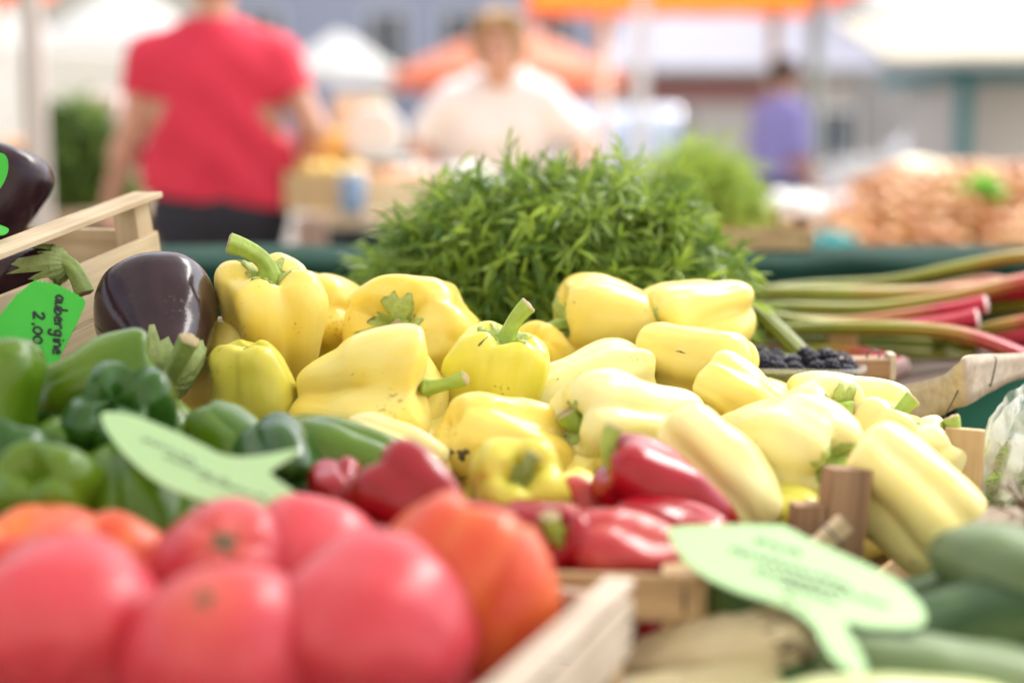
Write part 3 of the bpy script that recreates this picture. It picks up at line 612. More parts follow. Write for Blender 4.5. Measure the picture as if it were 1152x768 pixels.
# brown corner posts in view (front and back)
def post_thing(p_top, p_bot, w, d, yaw, label, mat, pin=True):
    a, b = Vector(p_bot), Vector(p_top); ax = (b - a).normalized(); s = Vector((math.cos(yaw), math.sin(yaw), 0))
    e = empty('crate_corner_post', a, label, 'wood post', 'corner posts of the yellow pepper crate')
    board('post', e, (b - a) / 2, (b - a).length, w, d, ax, s, mat, bev=.0008, warp=.0002)
    return e
e = post_thing(P(954, 526, .925), P(930, 640, .925) + Vector((0, 0, -.08)), .031, .014, .35, 'taller brown wooden crate post leaning in front of the large yellow peppers', M_bwood)
e = post_thing(P(908, 566, .922), P(908, 640, .922) + Vector((0, 0, -.08)), .020, .018, .1, 'short brown wooden block left of the taller leaning post', M_bwood)
e = empty('wood_chip', P(930, 606, .885), 'pale broken slat end with a wire staple in front of the brown post', 'wood chip')
d = (P(948, 592, .885) - P(916, 622, .885)); board('slat_end', e, (0, 0, 0), d.length * 1.3, .013, .009, d, Zv, M_wood, bev=.002)
staple(e, (.003, -.006, .004), d.cross(FW), -FW, .016)
e = post_thing(P(1086, 482, 1.06), P(1076, 580, 1.06) + Vector((0, 0, -.06)), .028, .013, -.25, 'tan brown wooden post right of the last small yellow pepper', M_twood)
# red pepper crate
c1 = P(786, 640, .755); c1.z = c1.z - .148
crate(crate_at(c1, (math.cos(R_(-4)), math.sin(R_(-4)), 0), Zv, (.40, 0, 0)), .40, .22, .145, 'tan crate of red peppers behind the whitish crate slats', (M_twood, M_twood), bands=((.01, .045), (.118, .027)), post=.02)
# tomato crate
c2 = P(704, 648, .69); xd = Vector((math.cos(R_(-22)), math.sin(R_(-22)), 0))
crate(crate_at(c2, xd, Zv, (.36, .30, .160)), .36, .30, .16, 'whitish crate of tomatoes nearest the camera', (M_wwood, M_twood), bands=((.01, .05), (.072, .030), (.118, .030)), post=.018, rail=.016, post_h=.152)
# green pepper crate, far left; zucchini crate, right; blackberry crate
crate(crate_at((-.62, .70, TAB), (1, .1, 0), Zv, (0, 0, 0)), .42, .32, .115, 'crate of green peppers at the left', (M_twood, M_twood), bands=((.01, .045), (.06, .04)))
crate(crate_at((.16, .46, TAB), (1, .06, 0), Zv, (0, 0, 0)), .42, .34, .10, 'low crate of zucchini at the lower right', (M_twood, M_bwood), bands=((.01, .04), (.055, .035)))
c3 = P(996, 406, 1.34)
crate(crate_at(c3, (1, -.12, 0), Zv, (.30, 0, .20)), .30, .24, .20, 'brown crate behind the yellow peppers carrying the blackberries and herbs', (M_bwood, M_twood), bands=((.01, .05), (.08, .05), (.15, .030)), post=.03, post_h=.20)
e = empty('wooden_block', P(968, 413, 1.335), 'short brown wooden crate corner block with a wire hook beside the blackberries', 'wooden block')
board('block', e, (0, 0, 0), .050, .019, .03, (1, -.1, 0), Zv, M_bwood, bev=.0015)
mbx = MB().tube([Vector(p) for p in catmull([(.006, -.004, .008), (.004, -.006, .014), (.010, -.006, .018), (.016, -.006, .014), (.015, -.005, .009)], 14)], .0008, n=6); mbx.build('wire_hook', M_wire, e, True)
e2 = board('pale_end', e, (.027, -.003, .002), .024, .006, .02, (0, 0, 1), (1, 0, 0), M_wwood)

# ---- stall table
e = empty('stall_table', Vector((0, 1.1, 0)), 'long stall table under all the crates, draped in dark green cloth', 'stall table')
MB().box((0, 0.02, TAB - .018), (2.4, 1.64, .03), bev=.004).build('tabletop', M_bwood, e)
mb = MB(); V = []; F = []
for j, zz in enumerate((TAB - .002, TAB - .06, .35, .06)):
    for k in range(161):
        f = k / 160 * 4; s = int(min(f, 3.999)); u = f - s; w = .012 * (j > 0) * (1 + j) * .6 * math.sin(k * 1.7)
        xs, ys = 1.215 + w, .835 + w
        V.append([(-xs + 2 * xs * u, -ys, zz), (xs, -ys + 2 * ys * u, zz), (xs - 2 * xs * u, ys, zz), (-xs, ys - 2 * ys * u, zz)][s])
for j in range(3):
    for k in range(160): F.append((j * 161 + k, j * 161 + k + 1, (j + 1) * 161 + k + 1, (j + 1) * 161 + k))
skirt = mesh('cloth_skirt', [Vector(v) + Vector((0, .02, 0)) for v in V], F, M_gcloth, e)
MB().box((0, .02, TAB - .0005), (2.43, 1.67, .002)).build('cloth_top', M_gcloth, e)
for sx in (-1, 1):
    for sy in (-1, 1): MB().box((sx * 1.12, sy * .72, TAB / 2 - .018), (.05, .05, TAB - .04), bev=.004).build('leg', M_bwood, e)
# raised back shelf, cloth covered
e = empty('display_riser', Vector((0, 2.0, 0)), 'raised shelf behind the herbs covered with dark green cloth', 'display shelf')
z1 = P(300, 287, 1.95).z
V = []; F = []
path = [(-.16, TAB + .0), (-.155, TAB + .1), (-.15, z1 - .012), (-.138, z1), (0, z1 + .002), (.12, z1), (.2, z1 - .02), (.22, z1 - .3), (.24, .1)]
for i, (yy, zz) in enumerate(path):
    for k in range(121):
        V.append((-1.6 + k * 3.2 / 120, yy + .008 * math.sin(k * .9 + i) * (i not in (3, 4, 5)), zz + .0015 * math.sin(k * .5 + i * 2)))
for i in range(len(path) - 1):
    for k in range(120): F.append((i * 121 + k, i * 121 + k + 1, (i + 1) * 121 + k + 1, (i + 1) * 121 + k))
o = mesh('cloth_cover', V, F, M_gcloth, e)
MB().box((0, .02, z1 - .03), (3.1, .3, .03)).build('shelf_board', M_bwood, e)
for sx in (-1.4, 0, 1.4):
    for sy in (.16,): MB().box((sx, sy, (z1 - .045) / 2), (.04, .04, z1 - .046)).build('leg', M_bwood, e)

# ---- rhubarb
def rhub_mat():
    m, nt, b = new_mat('rhubarb_skin'); L = nt.links.new
    at = N(nt, 'ShaderNodeAttribute', attribute_name='t'); tc = N(nt, 'ShaderNodeTexCoord'); oi = N(nt, 'ShaderNodeObjectInfo')
    no = N(nt, 'ShaderNodeTexNoise', noise_dimensions='4D'); no.inputs['Scale'].default_value = 30; L(tc.outputs['Object'], no.inputs['Vector']); L(oi.outputs['Random'], no.inputs['W'])
    ma = N(nt, 'ShaderNodeMath', operation='MULTIPLY_ADD'); ma.inputs[1].default_value = .35; L(no.outputs['Fac'], ma.inputs[0]); L(at.outputs['Fac'], ma.inputs[2])
    cr = N(nt, 'ShaderNodeValToRGB'); els = cr.color_ramp.elements
    els[0].position = .3; els[0].color = (.13, .16, .01, 1); els[1].position = 1.12; els[1].color = (.42, .015, .04, 1)
    for p, c in ((.55, (.24, .24, .02, 1)), (.78, (.34, .15, .03, 1)), (.95, (.34, .015, .03, 1))):
        q = els.new(p); q.color = c
    L(ma.outputs[0], cr.inputs[0]); L(cr.outputs[0], b.inputs['Base Color'])
    b.inputs['Roughness'].default_value = .45; b.inputs['Subsurface Weight'].default_value = .1; b.inputs['Subsurface Radius'].default_value = (.006, .004, .002); b.inputs['Coat Weight'].default_value = .05; b.inputs['Specular IOR Level'].default_value = .25
    return m
M_rhu = rhub_mat(); M_rcut = plain('rhubarb_cut_end', (.70, .50, .48), .6, var=.2)
def rhubarb(pts, w, label, red=(0., 1.), cut=True, seed=0):
    P3 = [P(*p) for p in pts]; m = 40; C = [Vector(c) for c in catmull([tuple(p) for p in P3], m)]; o0 = C[0]
    e = empty('rhubarb_stalk', o0, label, 'rhubarb', 'rhubarb stalks in the basket'); V = []; F = []; T = []; n = 40
    for i, p in enumerate(C):
        f = i / (m - 1); t = (C[min(i + 1, m - 1)] - C[max(i - 1, 0)]).normalized(); a = Zv.cross(t).normalized(); b = t.cross(a)
        r = w / 2 * 1.12 * (.8 + .25 * f + .22 * max(0, f - .88) / .12)
        for k in range(n):
            th = 2 * math.pi * k / n; q = r * (1 + .09 * math.cos(8 * th)) * (1 if math.sin(th) < .2 else .9)
            V.append(p - o0 + a * math.cos(th) * q * 1.15 + b * math.sin(th) * q * .8); T.append(red[0] + (red[1] - red[0]) * f)
    for i in range(m - 1):
        for k in range(n): F.append((i * n + k, i * n + (k + 1) % n, (i + 1) * n + (k + 1) % n, (i + 1) * n + k))
    F.append(tuple(range(n - 1, -1, -1)))
    mesh('stalk', V, F, M_rhu, e, attr={'t': T})
    t = (C[-1] - C[-2]).normalized(); ring = [V[(m - 1) * n + k] for k in range(n)]; c = C[-1] - o0 + t * .004
    VV = ring + [c + (v - c) * .75 + t * .002 for v in ring] + [c]; FF = []
    for k in range(n): FF += [(k, (k + 1) % n, n + (k + 1) % n, n + k), (n + k, n + (k + 1) % n, 2 * n)]
    mesh('cut_end', VV, FF, M_rcut, e)
    return e
RB = rhubarb
RB([(800, 335, 1.75), (900, 322, 1.76), (1000, 316, 1.74), (1080, 300, 1.72), (1150, 288, 1.7), (1230, 290, 1.68)], .017, 'topmost greenish rhubarb stalk curving up to the right edge', (0, .62))
RB([(800, 330, 1.72), (900, 330, 1.7), (1020, 332, 1.68), (1120, 326, 1.66), (1200, 322, 1.64)], .028, 'thick green rhubarb stalk just under the topmost one, red at its right end', (.05, 1.0))
RB([(790, 350, 1.68), (880, 346, 1.66), (980, 347, 1.64), (1060, 336, 1.62), (1140, 318, 1.62), (1210, 306, 1.62)], .020, 'slim rhubarb stalk with a pale shine crossing behind the red end', (.0, .85))
RB([(800, 362, 1.64), (880, 360, 1.62), (960, 362, 1.6), (1040, 352, 1.58), (1108, 342, 1.56)], .018, 'rhubarb stalk whose flared pinkish white end stops in mid basket', (.15, .95))
RB([(850, 352, 1.6), (930, 366, 1.58), (1020, 368, 1.56), (1098, 358, 1.54)], .020, 'red-ended rhubarb stalk directly under the one with the pinkish white end', (.1, 1.08))
RB([(860, 372, 1.56), (940, 368, 1.54), (1030, 370, 1.5), (1090, 378, 1.47), (1150, 400, 1.44), (1200, 424, 1.42)], .019, 'long front rhubarb stalk sagging over the basket rim, pink at its right end', (.1, 1.0))
RB([(820, 330, 1.5), (860, 356, 1.47), (905, 400, 1.42), (930, 430, 1.4)], .017, 'short green rhubarb stalk slanting down behind the blackberries', (0, .1))
RB([(880, 400, 1.55), (940, 396, 1.53), (985, 404, 1.5), (1012, 414, 1.48)], .024, 'lowest rhubarb stalk ending in a red knob behind the brown block', (.2, 1.1))
RB([(1040, 362, 1.7), (1100, 348, 1.68), (1160, 338, 1.66), (1240, 336, 1.64)], .020, 'green rhubarb stalk to the right of the pinkish white end', (.1, .4))
RB([(1050, 385, 1.6), (1100, 372, 1.58), (1150, 362, 1.56), (1230, 350, 1.54)], .018, 'greenish red rhubarb stalk at the right edge above the basket rim', (.1, 1.0))
RB([(1080, 380, 1.62), (1130, 382, 1.6), (1200, 372, 1.58)], .026, 'dark pink rhubarb stalk at the right edge behind the sagging one', (.7, 1.0))
RB([(840, 385, 1.7), (940, 384, 1.68), (1040, 388, 1.64), (1100, 390, 1.62)], .026, 'shaded green rhubarb stalk under the heap', (0, .3))
RB([(880, 404, 1.66), (960, 398, 1.64), (1040, 402, 1.6), (1090, 408, 1.6)], .024, 'shaded green rhubarb stalk at the bottom of the basket', (0, .4))
RB([(820, 345, 1.85), (940, 340, 1.84), (1040, 345, 1.82), (1180, 340, 1.8)], .026, 'green rhubarb stalk at the very back of the basket', (0, .5))
RB([(1040, 330, 1.78), (1110, 318, 1.75), (1160, 330, 1.72), (1220, 350, 1.7)], .024, 'curved pink rhubarb stalk end at the right edge under the topmost one', (.5, 1.0))
# ---- bent veneer basket
def ribbon(top, bot, th, m=44):
    A_ = [Vector(c) for c in catmull([tuple(P(*p)) for p in top], m)]; B_ = [Vector(c) for c in catmull([tuple(P(*p)) for p in bot], m)]
    V = []; F = []; rows = 5
    for sd in (0, 1):
        for i in range(m):
            t = (A_[min(i + 1, m - 1)] - A_[max(i - 1, 0)]).normalized(); nrm = t.cross(A_[i] - B_[i]).normalized()
            for j in range(rows): V.append(A_[i].lerp(B_[i], j / (rows - 1)) + nrm * th * sd)
    R2 = m * rows
    for i in range(m - 1):
        for j in range(rows - 1):
            a = i * rows + j; F.append((a, a + 1, a + rows + 1, a + rows)); F.append((R2 + a, R2 + a + rows, R2 + a + rows + 1, R2 + a + 1))
        a = i * rows; F.append((a, a + rows, R2 + a + rows, R2 + a)); a = i * rows + rows - 1; F.append((a, R2 + a, R2 + a + rows, a + rows))
    for a0 in (0, (m - 1) * rows):
        for j in range(rows - 1): a = a0 + j; F.append((a, R2 + a, R2 + a + 1, a + 1))
    return V, F
e = empty('veneer_basket', P(1060, 440, 1.4), 'shallow whitish bent-wood basket holding the rhubarb, its rim curling at the right', 'basket')
o0 = P(1060, 440, 1.4)
V, F = ribbon([(930, 446, 1.36), (1000, 437, 1.32), (1040, 428, 1.29), (1066, 420, 1.25), (1078, 409, 1.22), (1086, 400, 1.22), (1110, 398, 1.26), (1150, 397, 1.34), (1230, 390, 1.5)],
              [(930, 490, 1.37), (1000, 484, 1.33), (1040, 476, 1.30), (1062, 466, 1.27), (1078, 458, 1.245), (1092, 452, 1.24), (1112, 440, 1.28), (1150, 424, 1.35), (1230, 414, 1.5)], .0025)
mesh('bent_wall', [v - o0 for v in V], F, M_wwood, e)
V, F = ribbon([(1230, 390, 1.5), (1260, 370, 1.7), (1200, 350, 1.9), (1000, 348, 1.9), (830, 352, 1.9), (790, 380, 1.7), (820, 430, 1.45), (930, 446, 1.363)], [(1230, 430, 1.5), (1260, 400, 1.7), (1200, 390, 1.9), (1000, 390, 1.9), (830, 395, 1.9), (790, 420, 1.7), (820, 480, 1.45), (930, 490, 1.373)], .0025)
mesh('back_wall', [v - o0 for v in V], F, M_wwood, e)
fl = [P(x, y, D) - o0 for x, y, D in ((935, 480, 1.38), (1040, 468, 1.32), (1090, 448, 1.27), (1150, 422, 1.37), (1225, 408, 1.51), (1250, 398, 1.7), (1195, 388, 1.88), (835, 393, 1.88), (800, 420, 1.7), (825, 474, 1.47))]
MB().sheet(fl, (0, 0, 1), .003).build('base', M_dwood, e)
staple(e, P(1117, 418, 1.262) - o0, UP + RT * .2, -FW, .022); staple(e, P(1070, 452, 1.235) - o0, UP + RT * .5, -FW, .024)
# stacked crate that carries the basket
cb = P(1112, 440, 1.36)
crate(crate_at((.28, 1.27, TAB), (1, .05, 0), Zv, (0, 0, 0)), .56, .30, .13, 'crate with dark posts standing under the rhubarb basket', (M_twood, M_bwood), bands=((.01, .03), (.10, .022)), post=.028, group='crates propping up the display')
MB().sheet([P(x, y, 1.37) for x, y in ((1075, 425), (1300, 400), (1300, 500), (1075, 500))], FW, .01).build('teal_cloth', M_teal)
tag(bpy.data.objects['teal_cloth'], 'strip of teal green cloth hanging under the rhubarb basket', 'cloth')

# ---- blackberry punnet
M_berry = plain('blackberry', (.008, .007, .020), .35, var=.4, Specular_IOR_Level=.2)
m, nt, b = new_mat('clear_plastic'); b.inputs['Base Color'].default_value = (.85, .87, .88, 1); b.inputs['Roughness'].default_value = .08; b.inputs['Transmission Weight'].default_value = .0; b.inputs['Alpha'].default_value = .28
no = N(nt, 'ShaderNodeTexNoise'); no.inputs['Scale'].default_value = 60; rp = N(nt, 'ShaderNodeMapRange'); rp.inputs[3].default_value = .05; rp.inputs[4].default_value = .2; nt.links.new(no.outputs['Fac'], rp.inputs[0]); nt.links.new(rp.outputs[0], b.inputs['Roughness'])
M_plas = m
pc = P(893, 414, 1.335)
e = empty('punnet', pc - Vector((0, 0, .022)), 'clear plastic punnet of blackberries behind the dimpled yellow pepper', 'punnet')
Mp = Matrix.Rotation(-.1, 4, 'Z'); hw, hd, h = .058, .042, .028
def tray(hw, hd, z0, z1, tp, th):
    mb = MB(); V = []; rings = [(1 - tp, z0), (1, z1), (1.10, z1 + .0005), (1.10, z1 - .004)]
    for (s, z) in rings:
        for k in range(24):
            a = 2 * math.pi * k / 24; c, s_ = math.cos(a), math.sin(a); q = (abs(c) ** 6 + abs(s_) ** 6) ** (-1 / 6)
            V.append(Mp @ Vector((c * q * hw * s, s_ * q * hd * s, z)))
    F = [(i * 24 + k, i * 24 + (k + 1) % 24, (i + 1) * 24 + (k + 1) % 24, (i + 1) * 24 + k) for i in range(3) for k in range(24)] + [tuple(range(23, -1, -1))]
    return mb.add(V, F)
tray(hw, hd, 0, h, .15, .001).build('tray', M_plas, e, True)
bm = bmesh.new(); rb = random.Random(3)
for k in range(44):
    ph = math.acos(1 - 2 * (k + .5) / 44); th = k * 2.39996
    c = Vector((math.sin(ph) * math.cos(th), math.sin(ph) * math.sin(th), math.cos(ph) * 1.25)) * .0062
    bmesh.ops.create_icosphere(bm, subdivisions=2, radius=.0024, matrix=Matrix.Translation(c))
bme = bpy.data.meshes.new('blackberry'); bm.to_mesh(bme); bm.free(); bme.materials.append(M_berry); bme.polygons.foreach_set('use_smooth', [True] * len(bme.polygons))
for lay, (nx, ny) in enumerate(((6, 4), (7, 5))):
    for i in range(nx):
        for j in range(ny):
            o = bpy.data.objects.new('blackberry', bme); COL.objects.link(o)
            o.location = pc + Mp @ Vector(((i - (nx - 1) / 2) * .0155 + rb.uniform(-.003, .003), (j - (ny - 1) / 2) * .0155 + rb.uniform(-.002, .002), -.014 + lay * .0165 + rb.uniform(-.001, .005) + .004 * math.sin(i * 1.7)))
            o.rotation_euler = (rb.random() * 6, rb.random() * 6, rb.random() * 6); o.scale = [rb.uniform(.95, 1.2)] * 3
            tag(o, 'dark blackberry in the clear plastic punnet', 'blackberry', 'blackberries in the punnet')

# ---- herbs
M_herb = leaf_mat('tarragon_leaf', (.045, .125, .014), (.33, .47, .07), .33)
M_dill = leaf_mat('dill_leaf', (.20, .32, .03), (.40, .52, .08), .35)
M_leaf = leaf_mat('broad_leaf', (.05, .12, .02), (.17, .28, .05), .3)
def herb_heap(name, c, sx, sy, sz, nsprig, nleaf, Ls, Ll, Wl, seed, mat, label, cat, droop=.9, up=.25, nseg=4):
    r = random.Random(seed); V = []; F = []; T = []
    def leaf(p, d, nr, L, W, rv):
        n0 = len(V); side = d.cross(nr).normalized(); q = Vector(p); dd = d.copy(); cv = r.uniform(-1.6, .7); gv = r.uniform(.02, .3); tw = r.uniform(-.3, .3)
        for i in range(nseg + 1):
            f = i / nseg; w = W * (.35 + 2.6 * f * (1 - f) if f < 1 else 0.04) * .75
            if i == nseg: w = W * .06
            V.append(q + side * w * .5 + nr * w * .18); V.append(q.copy()); V.append(q - side * w * .5 + nr * w * .18); T.extend([rv + .0, rv + .12, rv])
            dd = (dd + nr * cv * .3 + side * tw * .2 + Vector((0, 0, -gv))).normalized(); nr2 = side.cross(dd).normalized(); q = q + dd * (L / nseg)
        for i in range(nseg):
            a = n0 + i * 3; F.append((a, a + 1, a + 4, a + 3)); F.append((a + 1, a + 2, a + 5, a + 4))
    for s in range(nsprig):
        th = r.random() * 6.283; cz = r.random(); ph = math.acos(cz) if r.random() < .8 else r.uniform(1.2, 1.75)
        depth = r.uniform(.55, .95)
        base_dir = Vector((math.sin(ph) * math.cos(th), math.sin(ph) * math.sin(th), math.cos(ph)))
        bump = .86 + .22 * noise.noise(Vector((base_dir.x * 2.6 + seed, base_dir.y * 2.6, base_dir.z * 2.6)))* 1.6
        p = Vector((base_dir.x * sx, base_dir.y * sy, base_dir.z * sz)) * depth * bump
        d = (base_dir + Vector((r.uniform(-1, 1), r.uniform(-1, 1), r.uniform(-.6, 1))) * .75 + Vector((0, 0, up))).normalized()
        L = Ls * r.uniform(.55, 1.15); K = nleaf; rv = min(1, max(0, r.gauss(.38, .26)))
        # keep tips near the mound's surface
        q = p.copy(); spine = [q.copy()]; dirs = [d.copy()]
        for i in range(K):
            d = (d + Vector((0, 0, -droop * .16)) + Vector((r.uniform(-1, 1), r.uniform(-1, 1), r.uniform(-1, 1))) * .13).normalized()
            q = q + d * (L / K); spine.append(q.copy()); dirs.append(d.copy())
        # stem
        n0 = len(V)
        for i, pt_ in enumerate(spine):
            a = dirs[i].cross(Vector((.3, .2, 1))).normalized(); b = dirs[i].cross(a); w = .0012 * (1 - .6 * i / K)
            for k in range(3):
                an = k * 2.094; V.append(pt_ + (a * math.cos(an) + b * math.sin(an)) * w); T.append(rv + .25)
        for i in range(K):
            for k in range(3): F.append((n0 + i * 3 + k, n0 + i * 3 + (k + 1) % 3, n0 + i * 3 + 3 + (k + 1) % 3, n0 + i * 3 + 3 + k))
        for i in range(1, K + 1):
            f = i / K; a0 = r.random() * 6.28
            for k in range(2 if i < K else 3):
                a = dirs[i].cross(Vector((.1, .2, 1))).normalized(); b = dirs[i].cross(a); an = a0 + k * 3.0 + i * 1.3
                rad = a * math.cos(an) + b * math.sin(an); dl = (dirs[i] * r.uniform(.7, 1.2) + rad * r.uniform(.5, .9)).normalized(); nr = (rad - dl * rad.dot(dl)).normalized() * -1
                if nr.length < .1: continue
                leaf(spine[i], dl, nr, Ll * r.uniform(.6, 1.15) * (1 - .35 * abs(f - .45)), Wl * r.uniform(.7, 1.2), min(1.2, max(0, rv + r.uniform(-.15, .2))))
    o = mesh(name, V, F, mat, None, True, attr={'rnd': T}); o.location = c
    return tag(o, label, cat, kind='stuff')
hc = P(612, 345, 1.53); hc.z = P(618, 378, 1.45).z
herb_heap('tarragon_heap', hc, .213, .135, .156, 2500, 5, .058, .042, .0052, 4, M_herb, 'big heap of narrow-leaved green tarragon behind the yellow peppers', 'herbs')
dc = P(785, 240, 2.1)
herb_heap('dill_heap', dc, .085, .09, .10, 700, 9, .06, .016, .0016, 9, M_dill, 'blurred yellow-green heap of dill behind the right of the tarragon', 'herbs', nseg=2)
# crates under the herbs
crate(crate_at((hc.x - .2, 1.42, TAB), (1, 0, 0), Zv, (0, 0, 0)), .40, .27, hc.z - TAB, 'crate under the tarragon heap', (M_twood, M_bwood), bands=((.01, .05), (.08, .05), (.15, .04)), group='crates propping up the display')
crate(crate_at((dc.x - .12, dc.y - .12, z1), (1, 0, 0), Zv, (0, 0, 0)), .26, .24, max(.04, dc.z - z1), 'low crate under the dill on the green shelf', (M_twood, M_bwood), bands=((.004, .03),), group='crates propping up the display')

# ---- plastic bag of herbs
m, nt, b = new_mat('thin_bag_plastic'); L = nt.links.new
b.inputs['Base Color'].default_value = (.88, .92, .90, 1); b.inputs['Roughness'].default_value = .18
tc = N(nt, 'ShaderNodeTexCoord'); mp = N(nt, 'ShaderNodeMapping'); mp.inputs['Scale'].default_value = (28, 28, 9); L(tc.outputs['Object'], mp.inputs['Vector'])
no = N(nt, 'ShaderNodeTexNoise'); no.inputs['Scale'].default_value = 1.6; no.inputs['Detail'].default_value = 5; no.inputs['Distortion'].default_value = 1.5; L(mp.outputs[0], no.inputs['Vector'])
mr = N(nt, 'ShaderNodeMapRange'); mr.inputs[1].default_value = .46; mr.inputs[2].default_value = .62; mr.inputs[3].default_value = .12; mr.inputs[4].default_value = .85; L(no.outputs['Fac'], mr.inputs[0]); L(mr.outputs[0], b.inputs['Alpha'])
bp = N(nt, 'ShaderNodeBump'); bp.inputs['Strength'].default_value = .9; bp.inputs['Distance'].default_value = .01; L(no.outputs['Fac'], bp.inputs['Height']); L(bp.outputs[0], b.inputs['Normal'])
M_bag = m
bc = P(1186, 552, 1.08)
V = []; F = []; n = 90; mm = 60
for i in range(mm + 1):
    t = i / mm; ph = math.pi * t
    for k in range(n):
        a = 2 * math.pi * k / n; fold = .5 + .5 * math.sin(a * 9 + 3 * math.sin(a * 2) + t * 3); top = max(0, 1 - t * 2.4)
        r = math.sin(ph) ** .7 * (1 - .30 * top * fold - .08 * fold)
        d = Vector((r * .062 * math.cos(a), r * .05 * math.sin(a), .078 * math.cos(ph) * (1 + .12 * top * math.sin(a * 5))))
        q = d * 34; d += nvec(q) * .006 + nvec(q * 2.7) * .003
        V.append(d)
for i in range(mm):
    for k in range(n): F.append((i * n + k, (i + 1) * n + k, (i + 1) * n + (k + 1) % n, i * n + (k + 1) % n))
o = mesh('plastic_bag', V, F, M_bag); o.location = bc; tag(o, 'crumpled clear plastic bag of green herbs at the right edge', 'plastic bag')
herb_heap('bagged_herbs', bc - Vector((0, 0, .045)), .045, .035, .085, 150, 7, .035, .022, .0022, 21, M_herb, 'green herbs packed inside the clear plastic bag', 'herbs', nseg=2)
crate(crate_at((bc.x - .07, bc.y - .10, TAB), (1, .1, 0), Zv, (0, 0, 0)), .24, .19, max(.05, bc.z - .078 - TAB), 'small crate under the plastic bag', (M_twood, M_bwood), bands=((.004, .03),), group='crates propping up the display')

# ---- price signs
def sign_mat(name, c, tr=.25):
    m, nt, b = new_mat(name); L = nt.links.new
    no = N(nt, 'ShaderNodeTexNoise'); no.inputs['Scale'].default_value = 14; no.inputs['Detail'].default_value = 3; tc = N(nt, 'ShaderNodeTexCoord'); L(tc.outputs['Object'], no.inputs['Vector'])
    mx = N(nt, 'ShaderNodeMix', data_type='RGBA'); mx.inputs[6].default_value = (*[q * .9 for q in c], 1); mx.inputs[7].default_value = (*[min(1, q * 1.08) for q in c], 1); L(no.outputs['Fac'], mx.inputs[0]); L(mx.outputs[2], b.inputs['Base Color'])
    b.inputs['Roughness'].default_value = .42; tl = N(nt, 'ShaderNodeBsdfTranslucent'); L(mx.outputs[2], tl.inputs['Color']); ms = N(nt, 'ShaderNodeMixShader'); ms.inputs[0].default_value = tr
    L(b.outputs[0], ms.inputs[1]); L(tl.outputs[0], ms.inputs[2]); L(ms.outputs[0], nt.nodes['Material Output'].inputs[0]); return m
M_sg = sign_mat('pale_green_card', (.48, .73, .38), .12); M_bg = sign_mat('bright_green_card', (.07, .62, .06), .35)
M_ink = plain('black_ink', (.015, .015, .02), .5); M_fink = plain('faded_ink', (.14, .20, .15), .6)
def smooth_poly(px, per=8):
    n = len(px); out = []
    for i in range(n):
        p0, p1, p2, p3 = [np.array(px[(i + j - 1) % n], float) for j in range(4)]
        for k in range(per):
            f = k / per; out.append(tuple(.5 * ((2 * p1) + (-p0 + p2) * f + (2 * p0 - 5 * p1 + 4 * p2 - p3) * f * f + (-p0 + 3 * p1 - 3 * p2 + p3) * f ** 3)))
    return out
def card(name, outline, D, nrm, mat, th, label, strokes, ink, ink_r, cat='price sign', smooth=True, ctr=None, inkmat=None, stick=-14):
    px = smooth_poly(outline) if smooth else outline; cx = ctr or (sum(p[0] for p in outline) / len(outline), sum(p[1] for p in outline) / len(outline))
    p0 = P(cx[0], cx[1], D); nrm = Vector(nrm).normalized(); nrm = nrm if nrm.dot(CAM - p0) > 0 else -nrm
    pts = [plane_hit(x, y, p0, nrm) for x, y in px]
    e = empty(name, p0, label, cat, 'green price signs')
    # gentle bow across the card so that it is not perfectly flat
    mb = MB(); mb.sheet([p - p0 for p in pts], -nrm, th)
    o = mb.build('card', mat, e)
    if cat == 'price tag':
        q0 = plane_hit(stick, cx[1], p0, nrm) - nrm * .0025 - p0
        q0 = q0 - nrm * .004; MB().tube([q0 - Zv * .004, q0 - Zv * .16 - nrm * .03], .0018, 8).build('stick', M_twood, e, True)
    if strokes:
        w = MB()
        for st in strokes:
            q = [plane_hit(x, y, p0, nrm) + nrm * .0002 - p0 for x, y in st]
            if len(q) > 2: q = [Vector(c) for c in catmull([tuple(v) for v in q], len(q) * 4)]
            w.tube(q, ink_r, n=5)
        w.build('handwriting', ink, e, True)
    return e
